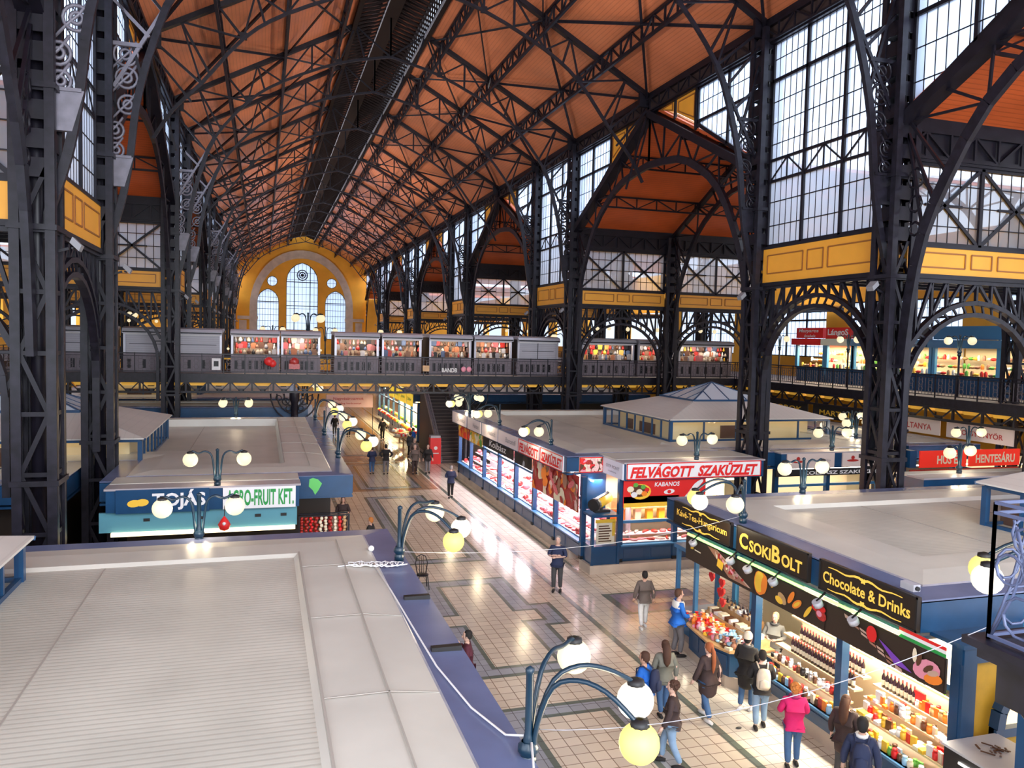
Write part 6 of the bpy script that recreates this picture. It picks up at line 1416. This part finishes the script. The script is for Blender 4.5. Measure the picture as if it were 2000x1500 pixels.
def person(label, x, y, rz, h=1.72, top='black', legs='jeans', hair='brown', hs='short', stride=.12, arms='down', coat=0, shoes='black', hat=None, pack=None, z=0, skin=SKIN2, scarf=None, band=None, turn=0, zip_=False, far=False):
    t = thing('person', label, 'person', (x, y, z)); t['_w'] = [0, 0, 0]; t.rotation_euler.z = math.radians(rz); k = h/1.75; t.scale = (k, k, k)
    s = stride; hipz = .93
    # joints
    F = {1: (.10, s, .08), -1: (-.10, -s, .08)}; K = {1: (.10, s*.6+.05, .5), -1: (-.10, -s*.35+.04, .5)}
    if arms == 'down': EL = {1: (.27, -.03-s*.3, 1.13), -1: (-.27, -.03+s*.3, 1.13)}; WR = {1: (.28, .05-s*.6, .88), -1: (-.28, .05+s*.6, .88)}
    elif arms == 'front': EL = {1: (.28, .04, 1.14), -1: (-.28, .04, 1.14)}; WR = {1: (.10, .24, 1.12), -1: (-.10, .24, 1.12)}
    elif arms == 'crossed': EL = {1: (.28, .06, 1.16), -1: (-.28, .06, 1.16)}; WR = {1: (-.04, .2, 1.2), -1: (.04, .22, 1.14)}
    elif arms == 'hips': EL = {1: (.38, -.06, 1.2), -1: (-.38, -.06, 1.2)}; WR = {1: (.18, -.02, 1.0), -1: (-.18, -.02, 1.0)}
    elif arms == 'face': EL = {1: (.26, .1, 1.2), -1: (-.27, -.02, 1.13)}; WR = {1: (.08, .2, 1.42), -1: (-.22, .12, .95)}
    else: EL = {1: (.27, .05, 1.15), -1: (-.27, .05, 1.15)}; WR = {1: (.2, .32, 1.1), -1: (-.2, .32, 1.1)}
    vs = [(0, 0, .98), (0, 0, 1.15), (0, 0, 1.34), (0, .0, 1.46), (0, .015, 1.53)]; rs = [.12, .11, .11, .07, .055]; es = [(0, 1), (1, 2), (2, 3), (3, 4)]
    def chain(a, pts, rr):
        for p, r in zip(pts, rr): vs.append(p); rs.append(r); es.append((a, len(vs)-1)); a = len(vs)-1
        return a
    for q in (1, -1):
        chain(0, [(q*.09, 0, .88), K[q], (F[q][0], F[q][1], .1)], [.08, .055, .04])
        chain(2, [(q*.17, 0, 1.41), EL[q], WR[q]], [.055, .042, .028])
    def head(g):
        ct, st = math.cos(turn), math.sin(turn)
        def R(p): return (p[0]*ct-p[1]*st, .02+p[0]*st+p[1]*ct, p[2])
        hd = MB(skin)
        hd.lathe([(.001, 1.50), (.035, 1.505), (.058, 1.53), (.07, 1.57), (.078, 1.62), (.08, 1.66), (.072, 1.71), (.05, 1.74), (.001, 1.755)], (0, 0, 0), 12, 2, .95, 1.18)
        hd.tube([(0, .09, 1.645), (0, .112, 1.605), (0, .095, 1.595)], [.01, .016, .01], 6)
        for q in (1, -1): hd.ball((q*.078, -.005, 1.62), .022, 6, .4, .8, 1.2)
        hd.use(WHITE)
        for q in (1, -1): hd.ball((q*.03, .083, 1.645), .011, 6, 1.2, .5, .7)
        hd.use(BLACK)
        for q in (1, -1): hd.ball((q*.03, .088, 1.645), .006, 6); hd.bar((q*.015, .09, 1.665), (q*.045, .083, 1.667), .006, .006)
        hd.use(LIP); hd.ball((0, .088, 1.572), .018, 6, 1.2, .5, .35)
        k0 = len(g.v); g.v += [R(v) for v in hd.v]
        mp = []
        for m_ in hd.mats: g.use(m_); mp.append(g.m)
        for i, f_ in enumerate(hd.f): 
            if i in hd.smooth: g.smooth.add(len(g.f))
            g.f.append([a+k0 for a in f_]); g.fm.append(mp[hd.fm[i]])
        g.use(skin)
        for q in (1, -1):                           # hands: palm, four unequal curled fingers, thumb
            w_ = V(WR[q]); d = (w_-V(EL[q])).normalized(); sd = V((q, 0, 0)); sd = (sd-d*sd.dot(d)).normalized(); nrm = d.cross(sd)
            g.tube([w_-d*.02, w_+d*.03, w_+d*.085], [.026, .036, .034], 6)
            for i, (o_, L_) in enumerate(((-.027, .062), (-.009, .072), (.009, .068), (.026, .052))):
                b_ = w_+d*.08+sd*o_; g.tube([b_, b_+d*L_*.5+nrm*.006, b_+d*L_*.85+nrm*.022], [.0095, .009, .007], 5)
            b_ = w_+d*.03-sd*.03; g.tube([b_, b_+d*.03-sd*.02+nrm*.008, b_+d*.055-sd*.022+nrm*.018], [.011, .01, .008], 5)
    skinned(vs, es, rs, skin, 'body', t, 1, head)
    # upper garment
    low = .86 if not coat else .86-coat
    vs = [(0, 0, 1.02), (0, 0, 1.2), (0, 0, 1.36), (0, .005, 1.45)]; rs = [.19, .18, .19, .1]; es = [(0, 1), (1, 2), (2, 3)]
    a = 0
    for z_ in ([.9] if not coat else [.88, .88-coat*.5, .82-coat]): a_ = a; vs.append((0, .0, z_)); rs.append(.2 if not coat else .215); es.append((a, len(vs)-1)); a = len(vs)-1
    for q in (1, -1): chain(2, [(q*.18, 0, 1.40), EL[q], tuple(V(EL[q]).lerp(V(WR[q]), .9))], [.092, .072, .056])
    J_ = skinned(vs, es, rs, C_[top], 'coat' if coat else 'jacket', t, 1, None, flat(.78))
    # trousers and shoes
    vs = [(0, 0, .93)]; rs = [.15]; es = []
    for q in (1, -1): chain(0, [(q*.095, 0, .83), K[q], (F[q][0], F[q][1]-.01, .12)], [.112, .082, .066])
    skinned(vs, es, rs, C_[legs], 'trousers', t, 1)
    for q in (1, -1):
        g = MB(C_[shoes] if shoes in C_ else WHITE); g.tube([(F[q][0], F[q][1]-.09, .045), (F[q][0], F[q][1]+.0, .05), (F[q][0], F[q][1]+.1, .04), (F[q][0], F[q][1]+.17, .03)], [.035, .048, .044, .025], 8); g.build('shoe', t)
    # hair
    g = MB(H_[hair])
    if hs != 'none':
        g.lathe([(.088, 1.60), (.096, 1.66), (.085, 1.73), (.055, 1.765), (.001, 1.778)], (0, -.012, 0), 12, 2, .95, 1.12)
        g.ball((0, -.045, 1.63), .085, 10, .98, .75, 1.05)
    if hs == 'long': g.tube([(0, -.05, 1.72), (0, -.09, 1.6), (0, -.12, 1.45), (0, -.13, 1.3), (0, -.12, 1.2)], [.08, .095, .1, .08, .03], 8)
    if hs == 'pony': g.tube([(0, -.08, 1.7), (0, -.15, 1.6), (0, -.17, 1.4), (0, -.16, 1.22), (0, -.15, 1.12)], [.03, .045, .05, .04, .012], 7)
    if hs == 'curly':
        for i in range(26): a = i*2.4; b = .25+.9*(i % 6)/6; g.ball((.085*math.cos(a)*math.cos(b-.2), -.03+.09*math.sin(a)*math.cos(b-.2), 1.62+.13*math.sin(b)), .035, 6)
    if g.f: g.build('hair', t)
    if hat: g = MB(C_[hat]); g.lathe([(.1, 1.655), (.104, 1.69), (.098, 1.75), (.06, 1.80), (.001, 1.815)], (0, -.01, 0), 12, 2, .96, 1.12); g.build('hat', t)
    if scarf: g = MB(C_[scarf]); g.tube([(.09*math.cos(a*math.pi/5), .02+.085*math.sin(a*math.pi/5), 1.475) for a in range(10)], .035, 6, closed=True); g.build('collar', J_)
    if band: g = MB(C_[band]); g.lathe([(.17, 1.30), (.175, 1.33), (.175, 1.42), (.12, 1.475)], (0, 0, 0), 14, 2, 1.25, .86); g.build('yoke', J_)
    if pack:
        R_ = Matrix.Rotation(math.radians(rz), 4, 'Z'); b = thing('backpack', pack[1], 'backpack', (x, y, z)); b['_w'] = [0, 0, 0]; b.rotation_euler.z = math.radians(rz); b.scale = (k, k, k)
        g = MB(C_[pack[0]]); g.lathe([(.001, .98), (.12, .99), (.15, 1.05), (.15, 1.3), (.11, 1.42), (.001, 1.45)], (0, -.24, 0), 10, 2, 1, .62); g.build('bag', b)
        g = MB(C_[pack[0]]); g.lathe([(.001, 1.03), (.10, 1.04), (.11, 1.08), (.1, 1.2), (.001, 1.24)], (0, -.33, 0), 8, 2, 1, .45); g.build('front_pocket', b)
        for q in (1, -1): g = MB(C_[pack[0]]); g.tube([(q*.09, -.16, 1.42), (q*.12, -.02, 1.50), (q*.12, .12, 1.42), (q*.13, .12, 1.25), (q*.13, -.1, 1.08)], .017, 6); g.build('strap', b)
    return t
PEOPLE = [
 dict(label='person in a dark suit standing with crossed arms in the main aisle', x=9.2, y=23.9, rz=150, h=1.83, top='navy', legs='dgrey', hair='grey', arms='crossed', stride=.03, coat=.05),
 dict(label='person in a taupe jacket and white trousers walking away at the aisle crossing', x=10.46, y=20.2, rz=-8, h=1.66, top='taupe', legs='white', hair='black', shoes='white', stride=.12, arms='down', skin=SKIN),
 dict(label='person in a magenta jacket with short curly orange hair and blue jeans', x=9.88, y=12.68, rz=-25, h=1.68, top='magenta', legs='jeans', hair='orange', hs='curly', stride=.08, arms='reach', scarf='plum'),
 dict(label='person with long auburn ponytail in a knee-length dark coat walking away', x=9.3, y=14.85, rz=12, h=1.7, top='dbrown', legs='jeans', hair='auburn', hs='pony', stride=.2, coat=.32, shoes='white'),
 dict(label='person with curly brown hair, dark jacket and light jeans beside the foreground globes', x=7.6, y=13.35, rz=55, h=1.68, top='dbrown', legs='lightjeans', hair='brown', hs='curly', stride=.2, arms='down'),
 dict(label='person in a bright blue jacket with a dark backpack behind the foreground globe', x=7.62, y=14.6, rz=40, h=1.76, top='blue', legs='dgrey', hair='brown', stride=.2, pack=('navy', 'dark navy backpack worn over a bright blue jacket'), skin=SKIN),
 dict(label='person in an olive grey jacket with long brown hair seen from behind', x=8.45, y=15.25, rz=-5, h=1.68, top='olive', legs='jeans', hair='brown', hs='long', stride=.1, coat=.08),
 dict(label='person in a blue and white jacket leaning to the sweets counter', x=10.4, y=18.15, rz=-95, h=1.78, top='blue', legs='tgrey', hair='brown', stride=.05, arms='reach', band='white'),
 dict(label='person in a long black coat and cream knit cap at the chocolate stall', x=10.38, y=15.0, rz=-55, h=1.76, top='black', legs='jeans', hair='black', hat='cream', stride=.06, coat=.34, arms='front', scarf='dgrey', shoes='white'),
 dict(label='person with dark hair and light jeans wearing a cream backpack', x=10.2, y=14.2, rz=-25, h=1.7, top='black', legs='lightjeans', hair='black', stride=.1, arms='front', pack=('cream', 'cream backpack on a person in light jeans')),
 dict(label='person in a grey jacket standing inside the chocolate stall behind the counter', x=12.02, y=16.28, rz=125, h=1.66, top='grey', legs='dgrey', hair='blond', stride=.02, arms='front', scarf='dgrey'),
 dict(label='person with long brown hair and dark coat looking at the near shelves', x=10.5, y=12.0, rz=-60, h=1.66, top='dbrown', legs='dgrey', hair='brown', hs='long', stride=.04, coat=.25),
 dict(label='person in a navy jacket with white collar and dark cap at the bottom edge', x=9.95, y=10.95, rz=-40, h=1.76, top='navy', legs='dgrey', hair='black', hat='black', stride=.04, scarf='white', pack=('navy', 'dark navy backpack at the bottom edge by the shelves')),
 dict(label='person in a maroon jacket with black hair lifting a hand to the face', x=4.4, y=16.9, rz=75, h=1.66, top='maroon', legs='black', hair='black', hs='short', stride=.08, arms='face', coat=.1),
 dict(label='person with long brown hair in a dark coat beside the hanging pepper strings', x=3.1, y=32.3, rz=175, h=1.68, top='dbrown', legs='black', hair='brown', hs='long', stride=.05, arms='front', coat=.2, skin=SKIN),
 dict(label='person in a dark coat just beyond the near left roof corner', x=3.75, y=28.7, rz=60, h=1.62, top='black', legs='black', hair='orange', stride=.1, hat=None),
 dict(label='person in a navy jacket and jeans standing in the far part of the main aisle', x=6.2, y=47.2, rz=5, h=1.64, top='navy', legs='jeans', hair='brown', stride=.06, arms='front'),
 dict(label='person in a black jacket with a hand on the hip, beside the one in navy', x=7.0, y=47.0, rz=-10, h=1.78, top='black', legs='tgrey', hair='black', stride=.06, arms='hips'),
 dict(label='person in a brown jacket walking near the red cooler', x=8.7, y=46.8, rz=170, h=1.76, top='taupe', legs='dbrown', hair='grey', stride=.12),
 dict(label='person in a black coat right beside the red cooler', x=9.5, y=46.9, rz=180, h=1.76, top='black', legs='tgrey', hair='black', stride=.06, coat=.1),
 dict(label='person in dark clothes walking away alone along the butcher row', x=9.2, y=39.4, rz=-5, h=1.68, top='navy', legs='black', hair='grey', stride=.14, arms='front'),
 dict(label='distant person in black beyond the gallery, beside the produce tables', x=9.0, y=62.5, rz=0, h=1.76, top='black', legs='black', hair='black'),
 dict(label='distant person in grey at the left stall edge under the gallery', x=3.9, y=52.5, rz=20, h=1.7, top='dgrey', legs='black', hair='black'),
 dict(label='distant person in navy at the left, just before the gallery', x=3.4, y=47.6, rz=-80, h=1.68, top='navy', legs='navy', hair='black'),
 dict(label='distant person in black near the hanging pink banner', x=5.6, y=66, rz=0, h=1.72, top='black', legs='dgrey', hair='brown'),
 dict(label='distant person in brown right of the one by the pink banner', x=6.6, y=65, rz=180, h=1.7, top='dbrown', legs='black', hair='black'),
 dict(label='distant person in blue by the lit produce stalls', x=10.3, y=56.2, rz=-80, h=1.7, top='blue', legs='navy', hair='black'),
 dict(label='distant person in grey by the foot of the stairs', x=9.6, y=53.4, rz=-40, h=1.72, top='dgrey', legs='black', hair='brown'),
 dict(label='distant person in taupe behind the red cooler', x=9.3, y=50.2, rz=190, h=1.72, top='taupe', legs='black', hair='grey'),
]
for p in PEOPLE: person(**p)
g = MB(BLACK); g.ball((9.75, 14.3, .02), .05, 6, 1.6, .7, .4); tag(g.build('dark_bird', base=(9.75, 14.3, 0)), 'small dark scrap lying on the tiles beside the walking person in the long coat', 'litter')
for o in list(bpy.data.objects):
    if '_w' in o: del o['_w']
